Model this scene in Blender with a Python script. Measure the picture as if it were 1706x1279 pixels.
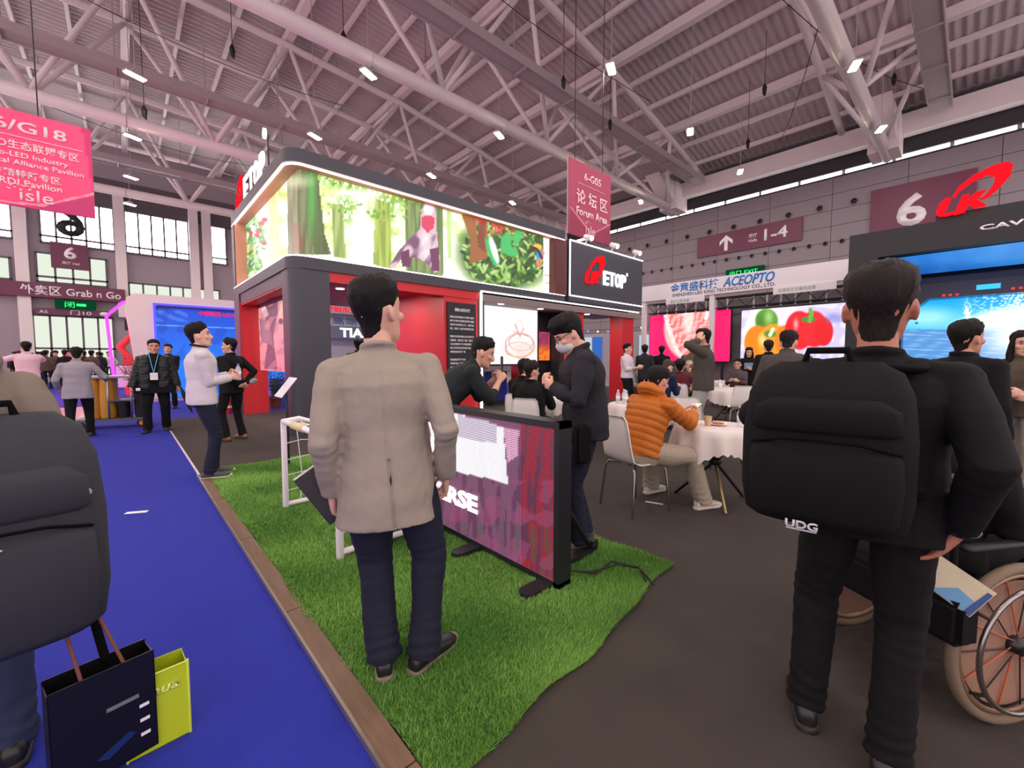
import bpy, bmesh, math, random
import numpy as np
from mathutils import Vector, Matrix
random.seed(7); RS = np.random.RandomState(11)
S = bpy.context.scene; COL = S.collection
for o in list(bpy.data.objects): bpy.data.objects.remove(o)

# ------------------------------------------------------------------ camera, world, exposure
EYE = 1.36; YAW = math.radians(42.5); PITCH = math.radians(3.45); FPX = 705.0
cd = bpy.data.cameras.new('camera'); cam = bpy.data.objects.new('camera', cd); COL.objects.link(cam)
cd.sensor_width = 36.0; cd.lens = FPX/1706*36; cd.clip_start = 0.05; cd.clip_end = 300
cam.location = (0, 0, EYE); cam.rotation_euler = (math.pi/2-PITCH, 0, -YAW); S.camera = cam
wd = bpy.data.worlds.new('hall_ambience'); S.world = wd; wd.use_nodes = True
bg = wd.node_tree.nodes['Background']; bg.inputs[0].default_value = (0.77, 0.63, 0.64, 1); bg.inputs[1].default_value = 2.0
vs = S.view_settings; vs.view_transform = 'Standard'; vs.look = 'None'; vs.exposure = 0.3; vs.gamma = 1.0; vs.use_curve_mapping = False
LAMP_W = 70.0

# measuring helpers: the photograph's frame against the hall's own axes (X across the aisle, Y along it)
_fh = np.array([math.sin(YAW), math.cos(YAW), 0.]); _r = np.array([math.cos(YAW), -math.sin(YAW), 0.])
_f = _fh*math.cos(PITCH)+np.array([0, 0, -math.sin(PITCH)]); _u = np.cross(_r, _f); _C = np.array([0, 0, EYE])
def ray(x, y): return _f+_r*(x-853.)/FPX+_u*(639.5-y)/FPX
def onX(x, y, X): d = ray(x, y); return _C+d*(X/d[0])
def onY(x, y, Y): d = ray(x, y); return _C+d*(Y/d[1])
def onZ(x, y, z=0.): d = ray(x, y); return _C+d*((z-EYE)/d[2])
def photo(P):
    P = np.asarray(P, float)-_C; D = P@_f
    return 853+FPX*(P@_r)/D, 639.5-FPX*(P@_u)/D

# ------------------------------------------------------------------ materials
def lin(c):
    c = np.asarray(c, float)
    return np.where(c <= .04045, c/12.92, ((c+.055)/1.055)**2.4)
def C8(*c): return tuple(float(v) for v in lin(np.array(c)/255.))
MATS = {}
def mat(name, rgb, rough=.6, metal=0., bump=0., bscale=40., var=0., vscale=6., emit=0., spec=.5, coat=0., sheen=0., stretch=None, alpha=1., trans=0.):
    if name in MATS: return MATS[name]
    m = bpy.data.materials.new(name); m.use_nodes = True; nt = m.node_tree; b = nt.nodes['Principled BSDF']
    c = C8(*rgb); b.inputs['Base Color'].default_value = (*c, 1); b.inputs['Roughness'].default_value = rough
    b.inputs['Metallic'].default_value = metal; b.inputs['Specular IOR Level'].default_value = spec
    if coat: b.inputs['Coat Weight'].default_value = coat
    if sheen: b.inputs['Sheen Weight'].default_value = sheen; b.inputs['Sheen Roughness'].default_value = .5
    if trans: b.inputs['Transmission Weight'].default_value = trans; b.inputs['IOR'].default_value = 1.33
    if alpha < 1: b.inputs['Alpha'].default_value = alpha
    if emit: b.inputs['Emission Color'].default_value = (*c, 1); b.inputs['Emission Strength'].default_value = emit
    if bump or var:
        tc = nt.nodes.new('ShaderNodeTexCoord'); mp = nt.nodes.new('ShaderNodeMapping'); nt.links.new(tc.outputs['Object'], mp.inputs[0])
        if stretch: mp.inputs['Scale'].default_value = stretch
    if var:
        n = nt.nodes.new('ShaderNodeTexNoise'); n.inputs['Scale'].default_value = vscale; n.inputs['Detail'].default_value = 4
        nt.links.new(mp.outputs[0], n.inputs[0])
        mx = nt.nodes.new('ShaderNodeMix'); mx.data_type = 'RGBA'
        mx.inputs[6].default_value = (*[v*(1-var) for v in c], 1); mx.inputs[7].default_value = (*[min(1, v*(1+var)) for v in c], 1)
        nt.links.new(n.outputs[0], mx.inputs[0]); nt.links.new(mx.outputs[2], b.inputs['Base Color'])
    if bump:
        n2 = nt.nodes.new('ShaderNodeTexNoise'); n2.inputs['Scale'].default_value = bscale; n2.inputs['Detail'].default_value = 3
        nt.links.new(mp.outputs[0], n2.inputs[0])
        bp = nt.nodes.new('ShaderNodeBump'); bp.inputs['Strength'].default_value = bump; bp.inputs['Distance'].default_value = .01
        nt.links.new(n2.outputs[0], bp.inputs['Height']); nt.links.new(bp.outputs[0], b.inputs['Normal'])
    MATS[name] = m; return m
def glow(name, rgb, strength):
    if name in MATS: return MATS[name]
    m = bpy.data.materials.new(name); m.use_nodes = True; nt = m.node_tree; nt.nodes.clear()
    e = nt.nodes.new('ShaderNodeEmission'); o = nt.nodes.new('ShaderNodeOutputMaterial')
    e.inputs[0].default_value = (*C8(*rgb), 1); e.inputs[1].default_value = strength; nt.links.new(e.outputs[0], o.inputs[0])
    MATS[name] = m; return m
def picture_mat(name, strength, dots=None, printed=False):
    """colour read from the picture stored on the panel's points; emissive screen, or print with an optional glow standing in for light on it"""
    if name in MATS: return MATS[name]
    m = bpy.data.materials.new(name); m.use_nodes = True; nt = m.node_tree; b = nt.nodes['Principled BSDF']
    a = nt.nodes.new('ShaderNodeAttribute'); a.attribute_name = 'picture'
    b.inputs['Roughness'].default_value = .45
    if printed:
        nt.links.new(a.outputs[0], b.inputs['Base Color'])
        if strength: nt.links.new(a.outputs[0], b.inputs['Emission Color']); b.inputs['Emission Strength'].default_value = strength  # prints are no lamps; this glow stands in for light falling on them
    else:
        b.inputs['Base Color'].default_value = (.01, .01, .01, 1); nt.links.new(a.outputs[0], b.inputs['Emission Color'])
        b.inputs['Emission Strength'].default_value = strength
    if dots:
        tc = nt.nodes.new('ShaderNodeTexCoord'); sp = nt.nodes.new('ShaderNodeSeparateXYZ'); nt.links.new(tc.outputs['Object'], sp.inputs[0])
        def M(op, a_, b_=None):
            n = nt.nodes.new('ShaderNodeMath'); n.operation = op
            for i, v in enumerate((a_, b_)):
                if v is None: continue
                if isinstance(v, (int, float)): n.inputs[i].default_value = v
                else: nt.links.new(v, n.inputs[i])
            return n.outputs[0]
        d = []
        for k in (1, 2):
            t = M('FRACT', M('MULTIPLY', sp.outputs[k], 1/dots)); t = M('SUBTRACT', t, .5); d.append(M('MULTIPLY', t, t))
        r = M('SQRT', M('ADD', d[0], d[1])); g = M('LESS_THAN', r, .40)
        s = M('ADD', M('MULTIPLY', g, strength*2.2), strength*.30); nt.links.new(s, b.inputs['Emission Strength'])
    MATS[name] = m; return m

# ------------------------------------------------------------------ objects
def tag(o, label=None, cat=None, group=None, kind=None):
    if label: o['label'] = label
    if cat: o['category'] = cat
    if group: o['group'] = group
    if kind: o['kind'] = kind
    return o
def thing(name, label, cat, loc=(0, 0, 0), rz=0., group=None):
    o = bpy.data.objects.new(name, None); COL.objects.link(o); o.empty_display_size = .1
    o.location = loc; o.rotation_euler = (0, 0, rz); return tag(o, label, cat, group)
def link(name, me, m=None, parent=None, loc=None, rot=None, smooth=None):
    o = bpy.data.objects.new(name, me); COL.objects.link(o)
    if m is not None and not me.materials: me.materials.append(m)
    if parent is not None: o.parent = parent
    if loc is not None: o.location = loc
    if rot is not None: o.rotation_euler = rot
    if smooth is not None: me.polygons.foreach_set('use_smooth', [smooth]*len(me.polygons))
    return o
def to_local(me, parent):
    """mesh given in hall coordinates -> the coordinates of its (unrotated) parent"""
    off = Vector((0, 0, 0))
    while parent is not None: off += parent.location; parent = parent.parent
    me.transform(Matrix.Translation(-off)); return me
def copy_tree(o, loc=None, rz=None, parent=None, label=None):
    c = o.copy(); COL.objects.link(c)
    if parent is not None: c.parent = parent
    if loc is not None: c.location = loc
    if rz is not None: c.rotation_euler = (0, 0, rz)
    if label: c['label'] = label
    for ch in o.children: copy_tree(ch, parent=c)
    return c

class MB:
    """collects closed shapes, builds ONE mesh"""
    def __init__(s): s.v = []; s.f = []; s.n = 0
    def add(s, v, f):
        v = np.asarray(v, float); k = s.n; s.v.append(v); s.n += len(v); s.f += [tuple(i+k for i in q) for q in f]; return s
    def box(s, lo, hi, R=None, c=None):
        lo = np.array(lo, float); hi = np.array(hi, float)
        v = np.array([[(lo, hi)[i][0], (lo, hi)[j][1], (lo, hi)[k][2]] for i in (0, 1) for j in (0, 1) for k in (0, 1)])
        if R is not None: v = v@np.array(R).T
        if c is not None: v = v+np.array(c)
        return s.add(v, [(0, 1, 3, 2), (4, 6, 7, 5), (0, 4, 5, 1), (2, 3, 7, 6), (0, 2, 6, 4), (1, 5, 7, 3)])
    def cbox(s, c, size, R=None):
        h = np.array(size, float)/2; return s.box(-h, h, R, c)
    def loft(s, secs, n=12, caps=True):
        """secs: (centre, xaxis, yaxis, rx, ry, exponent)"""
        a = np.arange(n)*2*math.pi/n; ca, sa = np.cos(a), np.sin(a); V = []
        for c, X, Y, rx, ry, e in secs:
            x = np.sign(ca)*np.abs(ca)**(2/e)*rx; y = np.sign(sa)*np.abs(sa)**(2/e)*ry
            V.append(np.asarray(c, float)+np.outer(x, X)+np.outer(y, Y))
        m = len(secs); F = []
        for i in range(m-1):
            for j in range(n):
                k = (j+1) % n; F.append((i*n+j, i*n+k, (i+1)*n+k, (i+1)*n+j))
        if caps: F.append(tuple(range(n-1, -1, -1))); F.append(tuple((m-1)*n+j for j in range(n)))
        return s.add(np.vstack(V), F)
    def limb(s, pts, rad, n=10, ref=None, flat=1., e=2., rnd=True):
        pts = [np.array(p, float) for p in pts]; m = len(pts)
        rad = list(rad) if hasattr(rad, '__len__') else [rad]*m
        T = []
        for i in range(m):
            t = pts[min(i+1, m-1)]-pts[max(i-1, 0)]; T.append(t/(np.linalg.norm(t)+1e-9))
        if ref is None: ref = np.array([1., 0, 0]) if abs(T[0][0]) < .8 else np.array([0, 1., 0])
        X = np.array(ref, float); secs = []
        for i in range(m):
            X = X-T[i]*(X@T[i]); X /= np.linalg.norm(X)+1e-9; Y = np.cross(T[i], X)
            secs.append((pts[i], X.copy(), Y, rad[i], rad[i]*flat, e))
        if rnd:
            c, X, Y, rx, ry, e_ = secs[0]; a = [(c-T[0]*rx*.9, X, Y, rx*.35, ry*.35, e_), (c-T[0]*rx*.6, X, Y, rx*.78, ry*.78, e_)]
            c, X, Y, rx, ry, e_ = secs[-1]; b = [(c+T[-1]*rx*.6, X, Y, rx*.78, ry*.78, e_), (c+T[-1]*rx*.9, X, Y, rx*.35, ry*.35, e_)]
            secs = a+secs+b
        return s.loft(secs, n)
    def tube(s, p0, p1, r, n=8): return s.limb([p0, p1], [r, r], n, rnd=False)
    def ball(s, c, r, R=None, n=12, m=7):
        r = np.array([r]*3 if not hasattr(r, '__len__') else r, float); R = np.eye(3) if R is None else np.array(R)
        secs = []
        for i in range(m):
            t = math.pi*(i+.35)/(m-.3); z = -math.cos(t); q = math.sin(t)
            secs.append((np.array(c)+R[:, 2]*z*r[2], R[:, 0], R[:, 1], r[0]*q, r[1]*q, 2.))
        return s.loft(secs, n)
    def lathe(s, prof, n=16, c=(0, 0, 0)):
        return s.loft([(np.array(c, float)+np.array([0, 0, z]), np.array([1., 0, 0]), np.array([0, 1., 0]), r, r, 2.) for r, z in prof], n)
    def prism(s, poly, d0, d1, O=(0, 0, 0), U=(1, 0, 0), V=(0, 0, 1), N=(0, -1, 0)):
        O, U, V, N = [np.array(q, float) for q in (O, U, V, N)]; p = np.array(poly, float)
        area = np.sum(p[:, 0]*np.roll(p[:, 1], -1)-np.roll(p[:, 0], -1)*p[:, 1])
        if area < 0: p = p[::-1]
        k = len(p); a = O+np.outer(p[:, 0], U)+np.outer(p[:, 1], V)
        F = [tuple(range(k, 2*k)), tuple(range(k-1, -1, -1))]+[(i, (i+1) % k, (i+1) % k+k, i+k) for i in range(k)]
        return s.add(np.vstack([a+N*d0, a+N*d1]), F)
    def mesh(s, name):
        me = bpy.data.meshes.new(name)
        if s.v: me.from_pydata(np.vstack(s.v).tolist(), [], s.f); me.validate()
        return me
    def build(s, name, m, parent=None, smooth=False, loc=None, rot=None):
        return link(name, s.mesh(name), m, parent, loc, rot, smooth)
    def place(s, name, m, parent=None, smooth=False): return link(name, to_local(s.mesh(name), parent), m, parent, smooth=smooth)
def bevel(o, w=.01, seg=2):
    me = o.data; b = bmesh.new(); b.from_mesh(me)
    bmesh.ops.bevel(b, geom=[e for e in b.edges if len(e.link_faces) == 2 and e.calc_face_angle(0) > .6], offset=w, segments=seg, affect='EDGES', clamp_overlap=True)
    b.to_mesh(me); b.free(); return o
def smooth_angle(o, ang=40):
    me = o.data; b = bmesh.new(); b.from_mesh(me)
    for f in b.faces: f.smooth = True
    for e in b.edges: e.smooth = not (len(e.link_faces) == 2 and e.calc_face_angle(0) > math.radians(ang))
    b.to_mesh(me); b.free(); return o
def grid_mesh(name, P, cols=None):
    """P: (ny,nx,3) points -> grid mesh with optional picture colours (linear)"""
    ny, nx = P.shape[:2]; me = bpy.data.meshes.new(name)
    i = np.arange(ny*nx).reshape(ny, nx); q = np.stack([i[:-1, :-1], i[:-1, 1:], i[1:, 1:], i[1:, :-1]], -1).reshape(-1, 4)
    me.vertices.add(ny*nx); me.vertices.foreach_set('co', P.reshape(-1).astype(np.float32))
    me.loops.add(q.size); me.loops.foreach_set('vertex_index', q.reshape(-1).astype(np.int32))
    me.polygons.add(len(q)); me.polygons.foreach_set('loop_start', np.arange(0, q.size, 4, dtype=np.int32)); me.polygons.foreach_set('loop_total', np.full(len(q), 4, np.int32))
    me.update(calc_edges=True)
    if cols is not None:
        at = me.attributes.new('picture', 'FLOAT_COLOR', 'POINT')
        at.data.foreach_set('color', np.hstack([cols, np.ones((len(cols), 1))]).reshape(-1).astype(np.float32))
    return me
# lettering: words turned into flat, slightly raised shapes inside a given box
def words(txt, m, parent, O, U, V, w, h, name='lettering', depth=.004, bold=0., fit='both', align='c', shear=0.):
    """O: box centre (or left-middle for align l); U along the line, V up the letters; fitted to w x h"""
    cu = bpy.data.curves.new('t', 'FONT'); cu.body = txt; cu.size = 1.; cu.extrude = .0; cu.offset = bold; cu.resolution_u = 3; cu.shear = shear
    ob = bpy.data.objects.new('t', cu); COL.objects.link(ob); bpy.context.view_layer.update()
    me = bpy.data.meshes.new_from_object(ob.evaluated_get(bpy.context.evaluated_depsgraph_get()))
    bpy.data.objects.remove(ob); bpy.data.curves.remove(cu)
    n = len(me.vertices)
    if not n: return None
    co = np.zeros(n*3, np.float32); me.vertices.foreach_get('co', co); co = co.reshape(-1, 3)
    mn, mx = co.min(0), co.max(0); d = np.maximum(mx-mn, 1e-6)
    sx, sy = w/d[0], h/d[1]
    if fit == 'h': sx = sy if sy*d[0] <= w else sx
    x = (co[:, 0]-mn[0])*sx; y = (co[:, 1]-mn[1]-d[1]/2)*sy
    if align == 'c': x = x-d[0]*sx/2
    U = np.array(U, float); V = np.array(V, float); N = np.cross(U, V)
    P = np.array(O, float)+np.outer(x, U)+np.outer(y, V)+N*depth
    b = bmesh.new(); b.from_mesh(me)
    b.verts.ensure_lookup_table()
    for i, v in enumerate(b.verts): v.co = P[i]
    r = bmesh.ops.extrude_face_region(b, geom=b.faces[:])
    for v in [g for g in r['geom'] if isinstance(g, bmesh.types.BMVert)]: v.co -= Vector(N*(depth*.98))
    bmesh.ops.recalc_face_normals(b, faces=b.faces[:])
    b.to_mesh(me); b.free(); me.materials.clear()
    return link(name, to_local(me, parent), m, parent)

# ------------------------------------------------------------------ painting of screens and prints
def nz(P, freq, seed=0, K=7):
    r = np.random.RandomState(seed); P = np.asarray(P, float); out = np.zeros(len(P))
    for _ in range(K):
        k = r.normal(size=P.shape[1]); k *= freq*r.uniform(.6, 1.5)/np.linalg.norm(k); out += np.sin(P@k*2*math.pi+r.uniform(0, 6.28))
    return out/math.sqrt(K)
class Paint:
    def __init__(s, px, py, base): s.x = px; s.y = py; s.c = np.tile(np.array(base, float), (len(px), 1)); s.P = np.stack([px, py], 1)
    def mix(s, m, col):
        m = np.clip(m, 0, 1)[:, None]; s.c = s.c*(1-m)+np.array(col, float)*m
    def poly(s, pts, col, a=1., mod=None):
        ins = np.zeros(len(s.x), bool); n = len(pts)
        for i in range(n):
            x0, y0 = pts[i]; x1, y1 = pts[(i+1) % n]
            if y0 == y1: continue
            c = ((y0 > s.y) != (y1 > s.y)) & (s.x < (x1-x0)*(s.y-y0)/(y1-y0)+x0); ins ^= c
        s.mix(ins*a*(1 if mod is None else mod), col)
    def ell(s, cx, cy, rx, ry, col, a=1., soft=.15, rot=0., mod=None):
        c, d = math.cos(rot), math.sin(rot); X = (s.x-cx)*c+(s.y-cy)*d; Y = -(s.x-cx)*d+(s.y-cy)*c
        r = np.sqrt((X/rx)**2+(Y/ry)**2); s.mix(np.clip((1+soft-r)/(2*soft+1e-6), 0, 1)*a*(1 if mod is None else mod), col)
    def line(s, pts, w, col, a=1.):
        for (x0, y0), (x1, y1) in zip(pts[:-1], pts[1:]):
            dx, dy = x1-x0, y1-y0; L = dx*dx+dy*dy+1e-9; t = np.clip(((s.x-x0)*dx+(s.y-y0)*dy)/L, 0, 1)
            d = np.hypot(s.x-x0-t*dx, s.y-y0-t*dy); s.mix((d < w)*a, col)
    def out(s): return lin(np.clip(s.c, 0, 255)/255.)
def panel(name, O, U, V, w, h, nx, ny, paint, m, parent=None):
    """flat picture panel; corner O (lower left seen from its front), paint(x,y)->Paint in the photo's measure"""
    O, U, V = [np.array(q, float) for q in (O, U, V)]
    a, b = np.meshgrid(np.linspace(0, w, nx), np.linspace(0, h, ny)); P = O+a[..., None]*U+b[..., None]*V
    x, y = photo(P.reshape(-1, 3)); me = grid_mesh(name, P, paint(x, y).out())
    return link(name, to_local(me, parent), m, parent)
# ================================================================== THE HALL
ROOF = np.array([(-16, 17.3), (4, 17.4), (14, 16.8), (19, 16.0), (25, 14.8), (30.5, 13.6)])
def zr(x): return float(np.interp(x, ROOF[:, 0], ROOF[:, 1]))
m_steel = mat('painted_steel', (222, 210, 212), .5, bump=.05, bscale=3, var=.06, vscale=1.5)
m_deck = mat('roof_deck', (188, 174, 178), .55, var=.1, vscale=.6)
m_tray = mat('galvanised_tray', (165, 152, 156), .55)
m_dark = mat('matt_black', (22, 22, 24), .6)
m_cable = mat('cable_black', (15, 15, 16), .6)
NODES = [-11.5, -5.4, .72, 6.85, 13., 19.1, 25.1]
# floor
m_grey = mat('grey_carpet', (70, 64, 60), .95, bump=.5, bscale=260, var=.16, vscale=1.3, spec=.2)
m_blue = mat('blue_carpet', (44, 52, 156), .95, bump=.4, bscale=240, var=.13, vscale=.9, spec=.2)
f = MB().box((-16, -14, -.2), (31, 47, -.02)).build('floor', mat('concrete', (120, 118, 116), .8)); tag(f, kind='structure')
MB().box((.60, -14, -.02), (17.5, 12.2, 0)).build('grey_carpet', m_grey, f)
MB().box((-3.2, -14, -.02), (.60, 47, 0)).box((.60, 12.2, -.02), (17.5, 17.4, 0)).build('blue_carpet', m_blue, f)
MB().box((-16, -14, -.02), (-3.2, 47, 0)).box((.60, 17.4, -.02), (31, 47, 0)).box((17.5, 12.2, -.02), (31, 17.4, 0)).build('booth_floor', mat('booth_floor', (136, 124, 120), .7, var=.1, vscale=.5), f)
MB().box((17.5, -14, -.02), (31, 12.2, 0)).build('grey_carpet', mat('far_carpet', (96, 92, 94), .9), f)
t = MB()
for a in np.arange(-1.2, 6.0, 1.2): t.box((.575, a+.004, 0), (.665, a+1.196, .022))
t = t.build('trim_1', mat('worn_wood_edge', (112, 88, 68), .65, bump=.4, bscale=30, var=.3, vscale=7, stretch=(6, .6, 1))); tag(t, kind='structure')
MB().box((.566, -1.2, 0), (.578, 6.0, .026)).build('metal_lip', mat('worn_metal_lip', (150, 140, 130), .4, metal=.7), t)
t2 = MB().box((.585, 6.0, 0), (.607, 12.2, .006)).build('trim_2', mat('white_tape', (205, 196, 200), .5)); tag(t2, kind='structure')
rug = MB().box((-2.6, 12.4, 0), (-.55, 16.8, .012)).build('rug', mat('vinyl_pink_reflection', (226, 140, 158), .3, coat=.3)); tag(rug, 'glossy pink floor mat on the blue aisle beside the cleaner', 'rug')  # pink of the screen's reflection is put into the mat's colour
# roof
xs = np.concatenate([np.arange(-16, 14, 5), np.arange(14, 30.6, 1.65)]); P = []
ys = np.arange(-14, 47.01, .09); prof = np.array([0, 0, .09, .09])
deck = np.zeros((len(ys), len(xs), 3))
for j, x in enumerate(xs): deck[:, j, 0] = x; deck[:, j, 1] = ys; deck[:, j, 2] = zr(x)+.75+prof[np.arange(len(ys)) % 4]
ceil = link('ceiling', grid_mesh('ceiling', deck), m_deck); tag(ceil, kind='structure')
for x in NODES: MB().box((x-.17, -14, zr(x)+.18), (x+.17, 46.5, zr(x)+.62)).build('roof_beam', m_steel, ceil)
for i, x in enumerate(np.arange(-13.5, 30, 2.03)):
    if min(abs(x-n) for n in NODES) > .5: MB().box((x-.075, -14, zr(x)+.5), (x+.075, 46.5, zr(x)+.74)).build('purlin', m_steel, ceil)
MB().box((29.7, -14, 12.75), (30.3, 46.5, 13.75)).build('eaves_beam', m_steel, ceil)
TY = [-7.7, 3.6, 15.05, 26.2, 37.4]
TL = ['white tubular roof truss behind the viewer, over the near aisle', 'white tubular roof truss nearest the viewer, ending over the maroon 6 sign', 'white tubular roof truss passing over the main booth towards the hanging forum banner',
      'white tubular roof truss crossing above the pink hanging banner', 'white tubular roof truss just before the bright end windows']
zl = 12.0
for k, Y in enumerate(TY):
    t = thing('roof_truss', TL[k], 'truss', (0, Y, zl), 0, 'roof trusses')
    MB().limb([(-15, 0, 0), (30.3, 0, 0)], [.27, .27], 16, rnd=False).build('lower_chord', m_steel, t, True)
    for x in (0.5, 6.9, 13.2, 19.5, 25.6):
        MB().limb([(x-.03, 0, 0), (x+.03, 0, 0)], [.285, .285], 16, rnd=False).build('weld_collar', m_steel, t, True)
    xsn = [-15]+NODES+[30.2]
    for sgn in (-1, 1):
        pts = [(x, 1.9*sgn, zr(x)-zl) for x in xsn]
        MB().limb(pts, [.17]*len(pts), 12, rnd=False).build('upper_chord', m_steel, t, True)
        for i, x in enumerate(NODES):
            top = (x, 1.9*sgn, zr(x)-zl)
            for dx in (-3.05, 3.05):
                bx = x+dx
                if bx < 30: MB().limb([(bx, .16*sgn, .1), top], [.11, .11], 8, rnd=False).build('web_member', m_steel, t, True)
    for i, x in enumerate(NODES): MB().limb([(x, -1.9, zr(x)-zl), (x, 1.9, zr(x)-zl)], [.1, .1], 8, rnd=False).build('cross_tie', m_steel, t, True)
    MB().box((28.6, -.6, -.2), (30.3, .6, 1.6)).prism([(26.4, 1.6), (28.6, 1.6), (28.6, .2)], -.5, .5).build('end_gusset', m_steel, t)
    w = thing('service_catwalk', 'grey service catwalk hung under the roof beside '+['the truss behind the viewer', 'the nearest truss', 'the truss over the main booth', 'the truss above the pink banner', 'the truss at the end windows'][k], 'catwalk', (0, Y-2.0, 13.1), 0, 'roof catwalks')
    MB().box((-15, -.38, 0), (29, .38, .06)).build('deck', m_tray, w)
    for sy in (-.4, .36): MB().box((-15, sy, -.06), (29, sy+.04, .3)).build('side_rail', m_tray, w)
    for x in np.arange(-12, 29, 3.05): MB().box((x, -.36, -.08), (x+.06, .42, 0)).limb([(x+.03, .4, -.04), (x+.03, .4, zr(x)+.7-13.1)], [.02, .02], 4, rnd=False).build('hanger', m_tray, w)
# pendant lamps (the hall's own lighting): seen ones in the frame and the rest of the same grid
m_lamp = glow('lamp_diffuser', (255, 236, 205), 60); m_lh = mat('lamp_housing', (170, 165, 165), .5)
lmh = MB().box((-.32, -.14, .03), (.32, .14, .10)).box((-.12, -.1, .1), (.12, .1, .2)).mesh('housing')
lmd = MB().box((-.29, -.11, .0), (.29, .11, .03)).mesh('diffuser')
ld = bpy.data.lights.new('hall_lamp', 'AREA'); ld.shape = 'RECTANGLE'; ld.size = .6; ld.size_y = .25; ld.energy = LAMP_W; ld.color = (1., .92, .88)
for y in (-8.3, -2.5, 3.25, 9.05, 15.05, 20.8, 26.5, 32.4, 38.):
    for x in NODES[1:]:
        t = thing('pendant_lamp', 'rectangular high-bay lamp hanging on a long rod from the hall roof', 'lamp', (x, y, 11.45), math.radians(25), 'high-bay lamps of the hall roof')
        link('housing', lmh, m_lh, t); link('diffuser', lmd, m_lamp, t)
        MB().tube((0, 0, .2), (0, 0, zr(x)+.2-11.45), .014, 5).build('rod', m_lh, t)
        l = bpy.data.objects.new('lamp_light', ld); COL.objects.link(l); l.parent = t; l.location = (0, 0, -.02)
# rigging wires and hooks
for i, (x, y, z) in enumerate([(3.6, 20, 13.2), (6.2, 15.6, 12.6), (-.2, 19, 13.5), (14, 12.1, 12.8), (17.5, 12.2, 12.4), (1., 22.6, 11), (22, 7, 13.5), (24.5, 8.5, 12.5), (26, 3, 13.8), (11, 18, 14)]):
    w = thing('rigging_hook', 'black chain hook dangling on a wire below the roof trusses', 'hook', (x, y, z), 0, 'rigging hooks under the roof')
    MB().tube((0, 0, .2), (0, 0, zr(x)+(.8 if x in (17.5, 24.5) else .72)-z), .012, 5).build('wire', m_cable, w)
    MB().limb([(0, 0, .32), (0, 0, .15), (0, 0, -.1), (.05, 0, -.18)], [.03, .1, .08, .03], 8).build('hook_block', m_cable, w, True)
for i, (x0, y0, z0, x1, y1, z1) in enumerate([(-3, 21, 14, 9, 23, 14.6), (3, 11.6, 14.2, 19, 11., 13.6), (18, 4, 13.2, 26.5, 7.6, 13.0), (17, 5, 13.6, 26, 2., 13.0), (-2, 30, 13.2, 8, 31, 13.6)]):
    pts = [(x0+(x1-x0)*k/10, y0+(y1-y0)*k/10, z0+(z1-z0)*k/10-.5*math.sin(math.pi*k/10)) for k in range(11)]
    o = MB().limb(pts, [.014]*11, 5).build('slack_cable', m_cable); tag(o, 'thin black cable slung between roof trusses', 'cable', 'slack cables under the roof')
# right wall (X = 30.5): panels, strip windows, air nozzles, signs
m_wall = mat('grey_wall_panel', (132, 122, 130), .6, var=.05, vscale=.4); m_joint = mat('wall_joint', (60, 55, 60), .7)
wr = MB().box((30.56, -14, 0), (30.9, 46.5, 14.7)).build('wall_right', m_joint); tag(wr, kind='structure')
pm = MB().box((0, .012, .012), (.06, 3.188, .888)).mesh('panel'); bevelm = None
for j in range(19):
    for r in range(13): link('panel', pm, m_wall, wr, (30.5, -13.6+j*3.2+.35, .0+r*.9))
MB().box((30.42, -14, 12.02), (30.56, 46.5, 13.0)).build('dark_band', mat('dark_louvre', (45, 42, 46), .7), wr)
m_strip = glow('strip_daylight', (255, 250, 250), 6.)
wn = MB().box((30.38, -14, 11.70), (30.5, 46.5, 11.76)).build('window_1', m_joint); tag(wn, kind='structure')
sp = MB().box((0, .08, 0), (.05, 2.05, .2)).mesh('pane')
for j in range(28): link('pane', sp, m_strip, wn, (30.42, -13.7+j*2.13, 11.77))
nzm = MB().lathe([(.2, 0), (.2, .06), (.165, .07), (.15, .02)], 18).mesh('rim'); nzd = MB().lathe([(.15, 0), (.15, .025)], 14).mesh('bore')
R90 = (0, -math.pi/2, 0)
for (y, z, s_) in [(4.95+1.585*i, 10.15, 1.) for i in range(0, 12)]+[(5.41+.785*i, 8.05, .72) for i in range(-1, 20)]:
    if 7.3 < y < 13.7 and z > 9: z = 10.15
    t = thing('air_nozzle', 'round black air nozzle in the grey hall wall, '+('upper row of large ones' if z > 9 else 'lower row of small ones'), 'vent', (30.49, y, z), 0, 'air nozzles, upper row' if z > 9 else 'air nozzles, lower row')
    for nm, me, m_ in (('rim', nzm, m_wall), ('bore', nzd, m_dark)):
        o = link(nm, me, m_, t, (0, 0, 0), R90, True); o.scale = (s_, s_, 1)
m_maroon = mat('maroon_sign', (104, 42, 72), .5); m_white = mat('white_letter', (232, 226, 230), .5)
U, V = (0, -1, 0), (0, 0, 1)
def board(name, label, lo, hi, m, cat='sign'):
    o = MB().box(lo, hi).build(name, m); return tag(o, label, cat)
s = board('hall_number_sign', 'large maroon wall sign with a white 6 on the right hall wall', (30.36, .3, 7.0), (30.44, 4.2, 10.45), m_maroon)
words('6', m_white, s, (30.36, 2.55, 9.05), U, V, 1.15, 1.65, bold=.03)
s = board('direction_sign', 'maroon wall sign with white arrow pointing up to halls 1-4', (30.36, 7.35, 8.48), (30.44, 13.66, 9.86), m_maroon)
words('1-4', m_white, s, (30.36, 8.75, 9.2), U, V, 1.3, .72, bold=.02)
words('展厅', m_white, s, (30.36, 10.05, 9.3), U, V, .5, .24, bold=.01); words('Halls', m_white, s, (30.36, 10.05, 9.0), U, V, .5, .18)
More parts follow.
